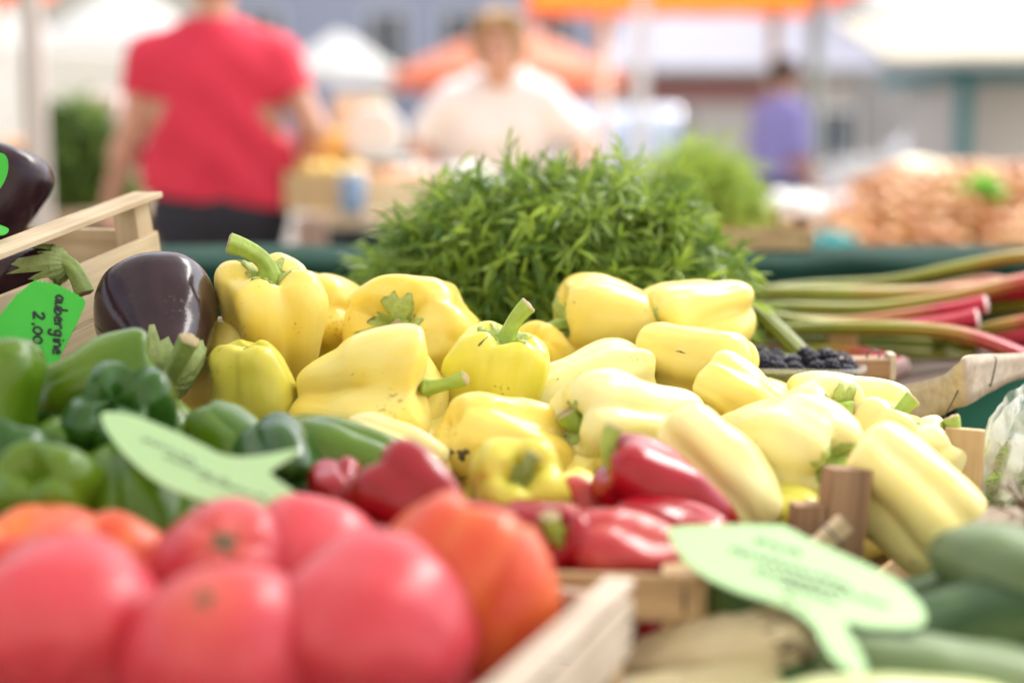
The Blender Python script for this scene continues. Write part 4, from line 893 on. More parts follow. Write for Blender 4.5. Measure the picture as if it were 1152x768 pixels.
# handwriting glyphs in a unit box (x right, y up)
GL = {'a': [[(.8, .9), (.4, 1), (.1, .55), (.3, .05), (.65, .2), (.85, .85), (.85, .1), (1, 0)]], 'u': [[(.1, 1), (.1, .3), (.35, 0), (.7, .3), (.8, 1), (.8, .1), (1, 0)]],
      'b': [[(.1, 1.9), (.15, .1), (.5, 0), (.85, .4), (.55, .9), (.2, .6)]], 'e': [[(.1, .5), (.8, .6), (.5, 1), (.15, .6), (.3, .05), (.9, .15)]], 'r': [[(.1, 1), (.2, 0)], [(.2, .6), (.5, 1), (.85, .9)]],
      'g': [[(.8, .9), (.4, 1), (.1, .55), (.4, .1), (.8, .5), (.8, 1), (.75, -.6), (.3, -.8), (.1, -.4)]], 'i': [[(.4, 1), (.4, .1), (.7, 0)], [(.4, 1.4), (.45, 1.5)]], 'n': [[(.1, 1), (.15, 0)], [(.15, .7), (.5, 1), (.8, .7), (.85, 0)]],
      '2': [[(.1, 1.5), (.45, 1.9), (.8, 1.5), (.5, .7), (.1, 0), (.9, .05)]], '3': [[(.1, 1.7), (.6, 1.8), (.7, 1.3), (.3, 1), (.8, .7), (.7, .1), (.1, .1)]], ',': [[(.5, .2), (.35, -.3)]],
      '0': [[(.5, 1.5), (.1, 1), (.15, .3), (.5, 0), (.85, .5), (.8, 1.2), (.5, 1.5)]], 'l': [[(.2, 0), (.6, 1.3), (.45, 1.9), (.25, 1.3), (.5, 0), (.9, .2)]], 'E': [[(.9, 1.4), (.4, 1.5), (.15, .8), (.4, .05), (.95, .2)], [(.1, .95), (.7, .95)], [(.1, .65), (.6, .65)]]}
def write(txt, org, ux, uy, adv=1.15):
    out = []; x = 0
    for ch in txt:
        if ch == ' ': x += .7; continue
        for st in GL[ch]: out.append([(org[0] + (x + a) * ux[0] + b_ * uy[0], org[1] + (x + a) * ux[1] + b_ * uy[1]) for a, b_ in st])
        x += adv * (.6 if ch in 'i,' else 1)
    return out
# small bright tag with a toothed edge in front of the eggplant crate
ol = [(-14, 378), (2, 352), (18, 332), (38, 316)]
for i in range(12):
    f = i / 11; x = 40 + f * 52; y = 314 + f * 20 + 4 * math.sin(f * 3.1) * -1; ol += [(x, y), (x + 3.2, y + 3.2)]
ol += [(96, 341), (88, 360), (76, 384), (62, 412), (52, 430), (30, 440), (-14, 430)]
st = write('aubergine', (63, 331), (-.4, 8.0), (7.5, 1.0), .98) + write('2,00 E', (38, 350), (-.1, 9.6), (6.4, .6), 1.08)
card('price_tag', ol, 1.09, CD(.12, .45, .9), M_bg, .0009, 'bright green tag with a toothed edge and black handwriting, in front of the slatted crate', st, M_ink, .0010, smooth=False, cat='price tag', stick=40)
card('price_tag', [(-20, 175), (0, 172), (8, 178), (9, 192), (4, 206), (-4, 216), (-20, 222)], 1.15, CD(.5, .1, .9), M_bg, .0009, 'tip of a bright green tag against the eggplant at the left edge', None, None, 0, cat='price tag')
card('price_tag', [(-20, 248), (0, 253), (10, 258), (2, 264), (-20, 262)], 1.14, CD(.2, .8, .5), M_bg, .0009, 'sliver of bright green tag lying on the crate rail at the left edge', None, None, 0, cat='price tag')
def scrib(lines, seed):
    r = random.Random(seed); out = []
    for (x0, y0, x1, y1, a) in lines:
        n = int(math.hypot(x1 - x0, y1 - y0) / 4.2); st = []
        for i in range(n + 1):
            f = i / n; st.append((x0 + (x1 - x0) * f + r.uniform(-1, 1), y0 + (y1 - y0) * f + a * math.sin(i * 2.2) * r.uniform(.4, 1)))
            if r.random() < .14 and len(st) > 2: out.append(st); st = []
        if len(st) > 2: out.append(st)
    return out
# pale speech-bubble signs
o1 = [(114, 470), (120, 463), (150, 467), (195, 484), (228, 500), (252, 511), (285, 513), (332, 505), (334, 509), (312, 524), (304, 532), (330, 552), (352, 570), (366, 583), (360, 590), (330, 589), (270, 573), (215, 558), (175, 540), (142, 512), (122, 487)]
card('price_sign', o1, .78, CD(-.05, .62, .78), M_sg, .0016, 'pale green speech-bubble card sticking out of the green peppers, its tail to the right', scrib([(160, 492, 220, 520, 3), (185, 512, 262, 545, 3), (225, 535, 300, 562, 3)], 2), M_fink, .0006)
o2 = [(752, 600), (756, 593), (790, 590), (868, 590), (884, 592), (915, 608), (960, 628), (1005, 650), (1030, 672), (1041, 690), (1036, 702), (1010, 706), (975, 704), (952, 700), (962, 722), (974, 745), (972, 757), (962, 758), (940, 742), (925, 722), (912, 700), (880, 680), (830, 664), (790, 645), (765, 622)]
card('price_sign', o2, .69, CD(-.05, .82, .50), M_sg, .0016, 'large pale green speech-bubble card standing on its tail in front of the crate post', scrib([(850, 606, 900, 622, 4), (822, 616, 960, 662, 4), (850, 640, 1000, 680, 3), (880, 655, 940, 675, 3)], 5), M_fink, .0008)
# ---------------------------------------------------------------- people (signed-distance bodies meshed with surface nets)
class Field:
    def __init__(s, lo, hi, h):
        s.h = h; s.lo = np.array(lo, float); s.n = np.ceil((np.array(hi) - s.lo) / h).astype(int) + 1
        s.d = np.full(s.n, 1.0, np.float32)
    def _sl(s, lo, hi):
        a = np.maximum(np.floor((np.array(lo) - s.lo) / s.h).astype(int), 0); b = np.minimum(np.ceil((np.array(hi) - s.lo) / s.h).astype(int) + 1, s.n)
        g = [s.lo[i] + s.h * np.arange(a[i], b[i], dtype=np.float32) for i in range(3)]
        X = np.stack(np.meshgrid(*g, indexing='ij'), -1).astype(np.float32); return tuple(slice(a[i], b[i]) for i in range(3)), X
    def _mix(s, sl, q, k):
        d = s.d[sl]; h = np.clip(.5 + .5 * (d - q) / k, 0, 1); s.d[sl] = d * (1 - h) + q * h - k * h * (1 - h)
    def cone(s, a, b, ra, rb, k=.02):
        a, b = np.array(a, np.float32), np.array(b, np.float32); m = max(ra, rb) + k + .03
        sl, X = s._sl(np.minimum(a, b) - m, np.maximum(a, b) + m); ab = b - a
        t = np.clip(((X - a) @ ab) / max(ab @ ab, 1e-9), 0, 1); q = np.linalg.norm(X - a - t[..., None] * ab, axis=-1) - (ra + (rb - ra) * t); s._mix(sl, q, k); return s
    def ell(s, c, r, k=.03, rot=None):
        c = np.array(c, np.float32); r = np.array(r, np.float32); m = r.max() + k + .03
        sl, X = s._sl(c - m, c + m); Y_ = X - c
        if rot is not None: Y_ = Y_ @ np.array(rot.to_3x3(), np.float32)
        k0 = np.linalg.norm(Y_ / r, axis=-1); k1 = np.linalg.norm(Y_ / (r * r), axis=-1); s._mix(sl, k0 * (k0 - 1) / np.maximum(k1, 1e-6), k); return s
    def cut(s, p, n):
        """remove what lies on the side n points to"""
        sl, X = s._sl(s.lo, s.lo + s.n * s.h); q = (X - np.array(p, np.float32)) @ np.array(Vector(n).normalized(), np.float32); s.d[sl] = np.maximum(s.d[sl], q); return s
    def cut_ball(s, c, r):
        sl, X = s._sl(s.lo, s.lo + s.n * s.h); s.d[sl] = np.maximum(s.d[sl], r - np.linalg.norm(X - np.array(c, np.float32), axis=-1)); return s
    def mesh(s):
        d = s.d; neg = d < 0; n = s.n; ins = neg.astype(np.int8)
        c = sum(ins[i:n[0] - 1 + i, j:n[1] - 1 + j, k:n[2] - 1 + k] for i in (0, 1) for j in (0, 1) for k in (0, 1))
        act = (c > 0) & (c < 8); idx = np.full(act.shape, -1, np.int64); cells = np.argwhere(act); idx[act] = np.arange(len(cells))
        acc = np.zeros((len(cells), 3)); cnt = np.zeros(len(cells)); I, J, K = cells.T
        cs = [(i, j, k) for i in (0, 1) for j in (0, 1) for k in (0, 1)]
        for a in cs:
            for ax in range(3):
                if a[ax]: continue
                b = list(a); b[ax] = 1
                da = d[I + a[0], J + a[1], K + a[2]].astype(float); db = d[I + b[0], J + b[1], K + b[2]].astype(float); m = (da < 0) != (db < 0)
                t = np.where(m, da / np.where(m, da - db, 1), 0); p = np.tile(np.array(a, float), (len(cells), 1)); p[:, ax] = t; acc[m] += p[m]; cnt[m] += 1
        V = s.lo + s.h * (cells + acc / cnt[:, None]); F = []
        for ax in range(3):
            o1, o2 = [(1, 2), (2, 0), (0, 1)][ax]
            sh = [slice(1, n[i] - 1) for i in range(3)]; sh[ax] = slice(0, n[ax] - 1); sh2 = list(sh); sh2[ax] = slice(1, n[ax])
            x = neg[tuple(sh)] != neg[tuple(sh2)]; E = np.argwhere(x); off = np.array([1, 1, 1]); off[ax] = 0; E = E + off
            fl = neg[tuple(E.T)]
            def c_(d1, d2):
                q = E.copy(); q[:, o1] -= d1; q[:, o2] -= d2; return idx[tuple(q.T)]
            Q = np.stack([c_(0, 0), c_(1, 0), c_(1, 1), c_(0, 1)], 1); Q[fl == False] = Q[fl == False][:, ::-1]
            F.append(Q)
        F = np.concatenate(F); F = F[(F >= 0).all(1)]; return V, F
    def build(s, name, mat, parent):
        V, F = s.mesh(); me = bpy.data.meshes.new(name); me.vertices.add(len(V)); me.vertices.foreach_set('co', V.astype(np.float32).ravel())
        me.loops.add(len(F) * 4); me.polygons.add(len(F)); me.loops.foreach_set('vertex_index', F.astype(np.int32).ravel())
        me.polygons.foreach_set('loop_start', np.arange(0, len(F) * 4, 4, dtype=np.int32)); me.polygons.foreach_set('loop_total', np.full(len(F), 4, np.int32)); me.update(calc_edges=True); me.validate()
        return link(name, me, mat, parent)

M_skin = plain('skin', (.58, .30, .20), .5, var=.08, scale=12, Subsurface_Weight=.15, Subsurface_Scale=.02)
M_skin2 = plain('tanned_skin', (.50, .24, .16), .5, var=.08, scale=12)
def hand(f, w, dirv, palm_n, size=1.0, curl=.5, thumb=1):
    """palm and five bent fingers from wrist w along dirv; palm_n = direction the palm faces"""
    dv = Vector(dirv).normalized(); pn = Vector(palm_n); pn = (pn - dv * pn.dot(dv)).normalized(); sd = dv.cross(pn) * thumb
    w = Vector(w); s = size
    for q in (-.027, -.009, .009, .027): f.cone(w + sd * q * .7 * s, w + dv * .085 * s + sd * q * s, .014 * s, .012 * s, .012)
    for q, ln in ((.030, .068), (.010, .078), (-.010, .073), (-.030, .055)):
        a = w + dv * .088 * s + sd * q * s; d = dv.copy(); L = ln * s
        for j, fr in enumerate((.45, .32, .25)):
            d = (d + pn * curl * (.35 + .3 * j)).normalized(); b = a + d * L * fr; f.cone(a, b, (.0088 - .0008 * j) * s, (.0082 - .0008 * j) * s, .003); a = b
    a = w + dv * .025 * s + sd * .026 * s; b = a + (dv * .55 + sd * .75 + pn * .25).normalized() * .040 * s; c = b + (dv * .9 + sd * .25 + pn * .4).normalized() * .034 * s
    f.cone(a, b, .013 * s, .0105 * s, .01); f.cone(b, c, .0100 * s, .0085 * s, .003)
def person(loc, yaw, label, J, shirt_m, trouser_m, hair_m, skin, hair='short', sleeve=.6, hem=.93, H=.0075, female=False, extra=None, shirt_k=1.0):
    """standing figure facing local +Y. J: shoulder, elbow, wrist (left then right), hands"""
    e = empty('person', None, label, 'person', 'people at the market', mat=Matrix.Translation(loc) @ Matrix.Rotation(yaw, 4, 'Z'))
    lean = Vector(J.get('lean', (0, 0, 0))); sc = J.get('s', 1.0); sw = .172 if female else .185
    pel = Vector((0, 0, .93)); ch = Vector((0, 0, 1.26)) + lean * .6; nk = Vector((0, -.01, 1.44)) + lean; hd = Vector((0, .025, 1.61)) + lean * 1.1 + Vector(J.get('head', (0, 0, 0)))
    xs = [abs(v[0]) for k in ('L', 'R') for v in J[k][:2]] + [.3]; ys = [v[1] for k in ('L', 'R') for v in J[k][:2]] + [0]
    m = max(xs) + .22; lo = (-m, min(ys) - .26, -.01); hi = (m, max(ys) + .26 + .1, 1.86)
    def torso(f, o, k):
        f.ell(pel, (.165 + o, .115 + o, .13 + o), k); f.ell(pel + Vector((0, 0, .16)) + lean * .25, (.140 + o + J.get('fat', 0) * .9, .108 + o + J.get('fat', 0), .2 + o), k)
        f.ell(ch, (.158 + o + J.get('fat', 0) * .6, .115 + o + J.get('fat', 0) * .5, .21 + o), k); f.cone(nk + Vector((-sw + .03, 0, -.085)), nk + Vector((sw - .03, 0, -.085)), .056 + o, .056 + o, k)
        for q in (-1, 1): f.cone(nk + Vector((q * .03, 0, .0)), nk + Vector((q * (sw - .03), 0, -.075)), .045 + o, .045 + o, k)
        fa = J.get('fat', 0)
        for q in (-1, 1): f.cone(lean * .5 + Vector((q * (.085 + .45 * fa), 0, 1.30)), Vector((q * (.085 + .75 * fa), 0, .98)), .088 + o, .088 + o, k)
        if female:
            for q in (-1, 1): f.ell(ch + Vector((q * .075, .085, -.01)), (.062 + o, .055 + o, .062 + o), .03)
    def legs(f, o, k, top=True):
        for q in (-1, 1):
            f.cone((q * .085, 0, .90), (q * .095, .015, .50), .088 + o, .056 + o, k); f.cone((q * .095, .015, .50), (q * .10, -.02, .09), .054 + o, .038 + o, k); f.ell((q * .096, -.02, .36), (.052 + o, .058 + o, .12), k)
    b = Field(lo, hi, H); torso(b, -.006, .05); legs(b, 0, .03)
    b.cone(nk - Vector((0, 0, .05)), hd - Vector((0, .02, .05)), .056, .050, .03); b.ell(hd + Vector((0, -.012, .02)), (.074, .092, .098), .02); b.ell(hd + Vector((0, .03, -.055)), (.052, .055, .062), .03)
    b.cone(hd + Vector((0, .088, .012)), hd + Vector((0, .106, -.022)), .009, .014, .012)
    for q in (-1, 1): b.ell(hd + Vector((q * .076, -.01, -.005)), (.012, .02, .032), .008); b.ell(hd + Vector((q * .03, .085, .024)), (.02, .01, .008), .01)
    b.ell(hd + Vector((0, .088, -.052)), (.026, .012, .006), .008); b.ell(hd + Vector((0, .09, -.064)), (.021, .012, .007), .008)
    SH = {}
    for q, k in ((-1, 'L'), (1, 'R')):
        sh = nk + Vector((q * sw, 0, -.065)); el, wr, hdv, pn = [Vector(v) for v in J[k][:4]]; SH[k] = (sh, el, wr)
        b.cone(sh, el, .052, .040, .03); b.cone(el, wr, .040, .026, .012); b.ell(el.lerp(wr, .28), (.043, .043, .05), .03)
        hand(b, wr, hdv, pn, 1.0, J.get('curl', .35), thumb=-q * J.get('th', 1))
        b.cone((q * .10, -.045, .045), (q * .115, .12, .032), .040, .032, .03)
    b.cut((0, 0, 0.002), (0, 0, -1)); b.build('body', skin, e)
    s = Field(lo, hi, H * 1.15); torso(s, .016, .06)
    for k in ('L', 'R'):
        sh, el, wr = SH[k]; sl = sleeve
        if sl <= 1: end = sh.lerp(el, sl); s.cone(sh, sh.lerp(el, min(1.1, sl + .2)), .066, .060, .045)
        else: end = el.lerp(wr, sl - 1); s.cone(sh, el, .064, .056, .04); s.cone(el, el.lerp(wr, min(1, sl - .9)), .056, .045, .02)
        dr = (el - sh).normalized() if sl <= 1 else (wr - el).normalized()
        sl_, X = s._sl(np.array(end) - .2, np.array(end) + .2); near = np.linalg.norm(X - np.array(end, np.float32), axis=-1); q = (X - np.array(end, np.float32)) @ np.array(dr, np.float32)
        s.d[sl_] = np.where((near < .14) & (q > -.0), np.maximum(s.d[sl_], q), s.d[sl_])
    sl_, X = s._sl(s.lo, s.lo + s.n * s.h); ff = .006 * np.sin(X[..., 2] * 34 + X[..., 0] * 17 + 2 * np.sin(X[..., 0] * 9 + X[..., 1] * 6)) + .004 * np.sin(X[..., 0] * 40 - X[..., 2] * 22 + X[..., 1] * 15); s.d[sl_] += (ff * np.clip((1.5 - X[..., 2]) * 3, .2, 1)).astype(np.float32)
    s.cut((0, 0, hem), (.10 * J.get('hemtilt', 0), 0, -1)); s.cut_ball(nk + Vector((0, .02, .085)), .082); s.cut(nk + Vector((0, 0, .06)), (0, 0, 1))
    so = s.build('shirt', shirt_m, e)
    t = Field((lo[0] * .6, lo[1], 0), (hi[0] * .6, hi[1] - .1, 1.05), H * 1.25); legs(t, .018, .05); t.ell(pel, (.172 + J.get('fat', 0) * .8, .124 + J.get('fat', 0) * .6, .15), .05); t.cut((0, 0, .10), (0, 0, -1)); t.cut((0, 0, 1.02), (0, 0, 1)); t.build('trousers', trouser_m, e)
    h = Field(hd - Vector((.16, .16, .20)), hd + Vector((.16, .16, .18)), .006); h.ell(hd + Vector((0, -.022, .034)), (.088, .100, .104) if hair != 'bun' else (.085, .1, .1), .02)
    if hair == 'full': h.ell(hd + Vector((0, -.035, .0)), (.097, .085, .10), .03)
    for q in (-1, 1): h.ell(hd + Vector((q * .045, .02, .085)), (.04, .06, .035), .02)
    h.cut_ball(hd + Vector((0, .125, -.045)), .112); h.cut(hd + Vector((0, -.02, -.065)), (0, .25, -1)); h.build('hair', hair_m, e)
    for q in (-1, 1):
        mb = MB(); bm = bmesh.new(); bmesh.ops.create_uvsphere(bm, u_segments=12, v_segments=8, radius=.0105, matrix=Matrix.Translation(hd + Vector((q * .03, .0785, .014)))); me = bpy.data.meshes.new('eye'); bm.to_mesh(me); bm.free(); link('eye', me, M_ink, e)
        sf = Field((q * .11 - .08, -.14, -.005), (q * .11 + .08, .2, .13), .007); sf.cone((q * .10, -.05, .05), (q * .118, .13, .036), .050, .042, .03); sf.cut((0, 0, .004), (0, 0, -1)); sf.cut((0, 0, .085), (0, 0, 1)); sf.build('shoe', M_dark, e)
    if sc != 1: e.scale = (sc, sc, sc)
    return e
M_dark = plain('black_cloth', (.018, .016, .024), .8, var=.2, scale=15); M_navy = plain('navy_trousers', (.02, .02, .05), .8, var=.2)
M_rshirt = plain('red_cotton', (.66, .028, .06), .85, var=.10, scale=9, bump=.6, bscale=14)
M_wshirt = plain('white_cotton', (.82, .76, .76), .85, var=.06, scale=9, bump=.5, bscale=14)
M_pshirt = plain('violet_cotton', (.28, .25, .55), .85, var=.12, scale=9)
M_hbrown = plain('golden_brown_hair', (.30, .17, .06), .6, var=.35, scale=80); M_hdark = plain('dark_brown_hair', (.05, .025, .015), .6, var=.35, scale=80); M_hred = plain('auburn_hair', (.16, .05, .025), .6, var=.35, scale=80)
# woman or man in red seen from the back (turned away), right forearm raised forward
pr = P(244, 150, 4.35)
person(Vector((pr.x, pr.y, 0)), R_(4), 'person in a red t-shirt and dark trousers standing with their back to the stall',
       {'L': [(-.245, -.03, 1.16), (-.34, .10, .95), (0, .25, -1), (1, 0, 0)], 'R': [(.29, -.05, 1.17), (.24, .17, 1.10), (-.2, 1, -.2), (0, 0, -1)], 's': 1.035, 'fat': .038, 'hemtilt': -1.2}, M_rshirt, M_dark, M_hred, M_skin, sleeve=.5, hem=.96, H=.008)
pw = P(562, 150, 5.2)
person(Vector((pw.x, pw.y, 0)), R_(180), 'woman in a white blouse leaning over the stall opposite, facing the camera',
       {'L': [(-.31, .10, 1.16), (-.22, .30, 1.03), (.2, 1, -.3), (0, 0, -1)], 'R': [(.30, .10, 1.16), (.20, .30, 1.03), (-.2, 1, -.3), (0, 0, -1)], 'lean': (0, .17, -.07), 'head': (0, .06, -.04), 'fat': .03}, M_wshirt, M_navy, M_hbrown, M_skin, hair='full', sleeve=.85, hem=.90, female=True, H=.009)
pp = P(878, 150, 9.2)
person(Vector((pp.x, pp.y, 0)), R_(-60), 'person in a violet shirt walking past the onion stall in the distance',
       {'L': [(-.25, .0, 1.14), (-.27, .12, .90), (0, .2, -1), (1, 0, 0)], 'R': [(.25, -.03, 1.14), (.27, .06, .90), (0, .2, -1), (-1, 0, 0)], 's': .97, 'fat': .02}, M_pshirt, M_navy, M_hdark, M_skin2, sleeve=1.2, H=.011)
# ---------------------------------------------------------------- ground and distance
m, nt, b = new_mat('square_paving'); L = nt.links.new
tc = N(nt, 'ShaderNodeTexCoord'); br = N(nt, 'ShaderNodeTexBrick'); br.inputs['Scale'].default_value = 2.0; br.inputs['Color1'].default_value = (.30, .27, .24, 1); br.inputs['Color2'].default_value = (.36, .33, .30, 1); br.inputs['Mortar'].default_value = (.16, .15, .14, 1); br.inputs['Mortar Size'].default_value = .012
L(tc.outputs['Object'], br.inputs['Vector']); no = N(nt, 'ShaderNodeTexNoise'); no.inputs['Scale'].default_value = .8; no.inputs['Detail'].default_value = 6; L(tc.outputs['Object'], no.inputs['Vector'])
mx = N(nt, 'ShaderNodeMix', data_type='RGBA', blend_type='MULTIPLY'); mx.inputs[0].default_value = .5; L(br.outputs['Color'], mx.inputs[6]); L(no.outputs['Color'], mx.inputs[7]); L(mx.outputs[2], b.inputs['Base Color']); b.inputs['Roughness'].default_value = .85
g = MB().add([(-200, -200, 0), (200, -200, 0), (200, 200, 0), (-200, 200, 0)], [(0, 1, 2, 3)]).build('ground', MATS['square_paving']); tag(g, kind='structure')

M_cream = plain('cream_render', (.66, .60, .50), .85, var=.08, scale=1.5, bump=.3); M_bgrey = plain('blue_grey_render', (.40, .42, .52), .85, var=.08, scale=1, bump=.3)
M_white = plain('white_paint', (.82, .81, .78), .5, var=.04, scale=4); M_lilac = plain('grey_lilac_roofing', (.36, .35, .42), .7, var=.12, scale=3)
M_pbeige = plain('grey_beige_render', (.56, .52, .48), .85, var=.08, scale=1.5); M_rbrown = plain('red_brown_board', (.30, .13, .12), .7, var=.15, scale=4); M_tealp = plain('teal_paint', (.03, .20, .22), .5, var=.1)
M_glass = plain('dark_window_glass', (.05, .07, .09), .08, var=.2, scale=2); M_steel = plain('grey_green_metal', (.28, .31, .27), .5, var=.1); M_tyre = plain('tyre_rubber', (.02, .02, .02), .8)
M_cwhite = cloth_translucent('white_canopy_cloth', (.88, .88, .86), .55); M_corange = cloth_translucent('orange_canopy_cloth', (.88, .20, .06), .45); M_csalmon = cloth_translucent('overexposed_orange_canopy_cloth', (.82, .28, .17), .35); M_cyel = cloth_translucent('yellow_orange_canopy_cloth', (.88, .30, .04), .5)  # salmon cloth carries the washed-out look of overexposed orange in its colour
def X(px, D): return (px - 576) / FPX * D
def Zp(py, D): return P(576, py, D).z
def Yd(py, D): return P(576, py, D).y
def building(name, x0, x1, y, z1, depth, wall_m, label, wins=(), roof=None, cat='building', win_w=1.1, win_h=1.5, extra=None):
    e = empty(name, Vector(((x0 + x1) / 2, y, 0)), label, cat); cx = (x0 + x1) / 2
    MB().box((0, depth / 2, z1 / 2), (x1 - x0, depth, z1)).build('wall', wall_m, e)
    for (wx, wz) in wins:
        f = MB(); w2, h2 = win_w / 2, win_h / 2
        for (a, b_, c, d) in ((-w2, 0, .08, win_h + .16), (w2, 0, .08, win_h + .16), (0, h2, win_w - .08, .08), (0, -h2, win_w - .08, .08), (0, 0, .05, win_h - .08)): f.box((wx - cx + a, -.02, wz + b_), (c, .09, d))
        wo = f.build('window', M_white, e); MB().box((wx - cx, -.01, wz), (win_w - .02, .04, win_h - .02)).build('pane', M_glass, wo); MB().box((wx - cx, -.07, wz - h2 - .09), (win_w + .24, .2, .06)).build('sill', M_white, wo)
    if roof:
        rm, rh, ov = roof; hw = (x1 - x0) / 2 + ov
        MB().add([(-hw, -ov, z1), (hw, -ov, z1), (hw, depth + ov, z1), (-hw, depth + ov, z1), (-hw + 1, depth / 2, z1 + rh), (hw - 1, depth / 2, z1 + rh)], [(0, 1, 5, 4), (1, 2, 5), (2, 3, 4, 5), (3, 0, 4), (3, 2, 1, 0)]).build('roof', rm, e)
        MB().box((0, -ov - .05, z1 + .02), (2 * hw, .12, .12)).build('gutter', M_steel, e)
    return e
xs = [-30 + i * 3 for i in range(8)]
building('cream_building', -34, X(228, 36), 36, 10, 10, M_cream, 'cream rendered building behind the white parasols at the left', wins=[(x, z) for x in (-16, -13, -10) for z in (3.4, 6.8)], roof=(M_rbrown, 3, .5))
building('blue_grey_building', X(232, 37), X(700, 37), 37, 12, 10, M_bgrey, 'long blue-grey building behind the orange parasol', wins=[(X(px, 37), z) for px in (300, 438, 520, 620) for z in (3.3, 6.7, 9.9)], roof=(M_lilac, 3, .5), win_w=1.0, win_h=1.9)
building('market_hall', X(702, 27), X(960, 27), 27, Zp(84, 27), 6, M_pbeige, 'low market hall with a grey-lilac pitched roof and a red-brown board', roof=(M_lilac, 2.4, .45), wins=[(X(930, 27), 1.1)], win_w=.9, win_h=1.1)
hall = bpy.data.objects['market_hall']; MB().box((X(790, 27) - hall.location.x, -.06, Zp(101, 27)), (170 / 1600 * 27, .1, .48)).build('name_board', M_rbrown, hall)
building('side_building', X(965, 30), X(1500, 30), 30, 7, 8, M_pbeige, 'grey-beige building behind the teal kiosk at the right', wins=[(X(px, 30), 4.6) for px in (1000, 1120)], roof=(M_lilac, 2, .4))
building('added_rear_building', -22, 22, -19, 11, 10, M_cream, 'unseen cream building across the square, added to block low sky light', wins=[(x, z) for x in (-15, -9, -3, 3, 9, 15) for z in (2.2, 5.4, 8.6)])  # unseen block behind the camera, added to cut sky light and darken reflections
bpy.data.objects['added_rear_building'].matrix_world = Matrix.Translation((0, -9, 0)) @ Matrix.Rotation(math.pi, 4, 'Z')
# kiosk with teal trim
D = 15; e = empty('kiosk', Vector((X(1170, D), D, 0)), 'beige kiosk with teal trim and a cream awning at the upper right', 'kiosk'); zt = Zp(92, D)
MB().box((.1, 1.2, zt / 2), (1.9, 2.0, zt)).build('wall', M_pbeige, e); MB().box((0, 1.1, zt + .07), (2.3, 2.6, .14)).build('teal_trim', M_tealp, e); MB().box((-.88, -.05, zt / 2), (.14, .1, zt)).build('post', M_tealp, e)
MB().add([(-1.9, -.9, zt + .20), (1.3, -.9, zt + .20), (1.3, 1.6, zt + .75), (-1.9, 1.6, zt + .75), (-1.9, -.9, zt + .17), (1.3, -.9, zt + .17), (1.3, 1.6, zt + .72), (-1.9, 1.6, zt + .72)], [(0, 1, 2, 3), (7, 6, 5, 4), (0, 4, 5, 1), (1, 5, 6, 2), (2, 6, 7, 3), (3, 7, 4, 0)]).build('awning', plain('dull_cream_awning', (.42, .37, .28), .85), e)
# columns
def column(px, D, w, h, mat, label, cat='post', name='post'):
    e = empty(name, Vector((X(px, D), D, 0)), label, cat); MB().lathe([(w * .9, 0), (w * .9, .12), (w * .55, .2), (w * .5, h - .1), (w * .7, h - .08), (w * .7, h)], 16).build('shaft', mat, e, False); return e
column(46, 4.6, .07, 2.6, M_pbeige, 'white round tent post at the left behind the eggplant crate', 'tent post', 'tent_post')
# parasols
def parasol(px, rim_y, apex_y, Rpx, D, mat, label, val=.16, pole=M_white, name='parasol', n=8, rim_m=None):
    R = Rpx / FPX * D; zr = Zp(rim_y, D); za = zr + (Zp(apex_y, D) - Zp(rim_y, D)); zr += val
    e = empty(name, Vector((X(px, D), D, 0)), label, 'parasol', 'market parasols'); V = []; F = []; m = 8; K = n * 6
    for i in range(m + 1):
        f = i / m
        for k in range(K):
            a = 2 * math.pi * k / K + .3; seg = (k % 6) / 6; sag = math.sin(seg * math.pi); rr = R * f * (1 - .05 * sag * f) + .02
            V.append((rr * math.cos(a), rr * math.sin(a), za + (zr - za) * (f ** 1.08) - .05 * sag * f * R * .4))
    for k in range(K):
        a = 2 * math.pi * k / K + .3; seg = (k % 6) / 6; rr = R * (1 - .05 * math.sin(seg * math.pi)) + .022; V.append((rr * math.cos(a), rr * math.sin(a), V[m * K + k][2] - val + .02 * math.sin(k * 1.05)))
    for i in range(m + 1):
        for k in range(K): F.append((i * K + k, i * K + (k + 1) % K, (i + 1) * K + (k + 1) % K, (i + 1) * K + k))
    mesh('canopy', V[:(m + 1) * K], [f for f in F if max(f) < (m + 1) * K], mat, e)
    mesh('valance', V[m * K:], [tuple(q - m * K for q in f) for f in F if min(f) >= m * K], rim_m or mat, e)
    MB().lathe([(.03, .02), (.03, za - .02)], 12).build('pole', pole, e, True); MB().lathe([(.28, 0), (.28, .06), (.05, .1), (.05, .3)], 20).build('base', M_steel, e)
    r = MB()
    for k in range(n):
        a = 2 * math.pi * k / n + .3; r.tube([(.03 * math.cos(a), .03 * math.sin(a), za - .05), (R * .97 * math.cos(a), R * .97 * math.sin(a), zr - .03)], .012, 6)
    r.build('ribs', pole, e, True)
    return e
parasol(-60, 46, -10, 118, 20, M_cwhite, 'white parasol cut off by the left edge')
parasol(150, 60, -12, 92, 22, M_cwhite, 'white parasol between the left tent post and the person in red')
parasol(385, 90, 38, 66, 26, M_cwhite, 'white parasol just right of the person in red', rim_m=M_cwhite)
parasol(574, 98, 28, 134, 22, M_csalmon, 'orange parasol behind the woman in white, overexposure painted into its top', rim_m=M_corange)
parasol(1290, -4, -80, 340, 12, M_cwhite, 'white parasol whose rim shows along the upper right edge')
parasol(10, -2, -40, 60, 9, M_corange, 'orange parasol whose rim just enters the upper left corner')
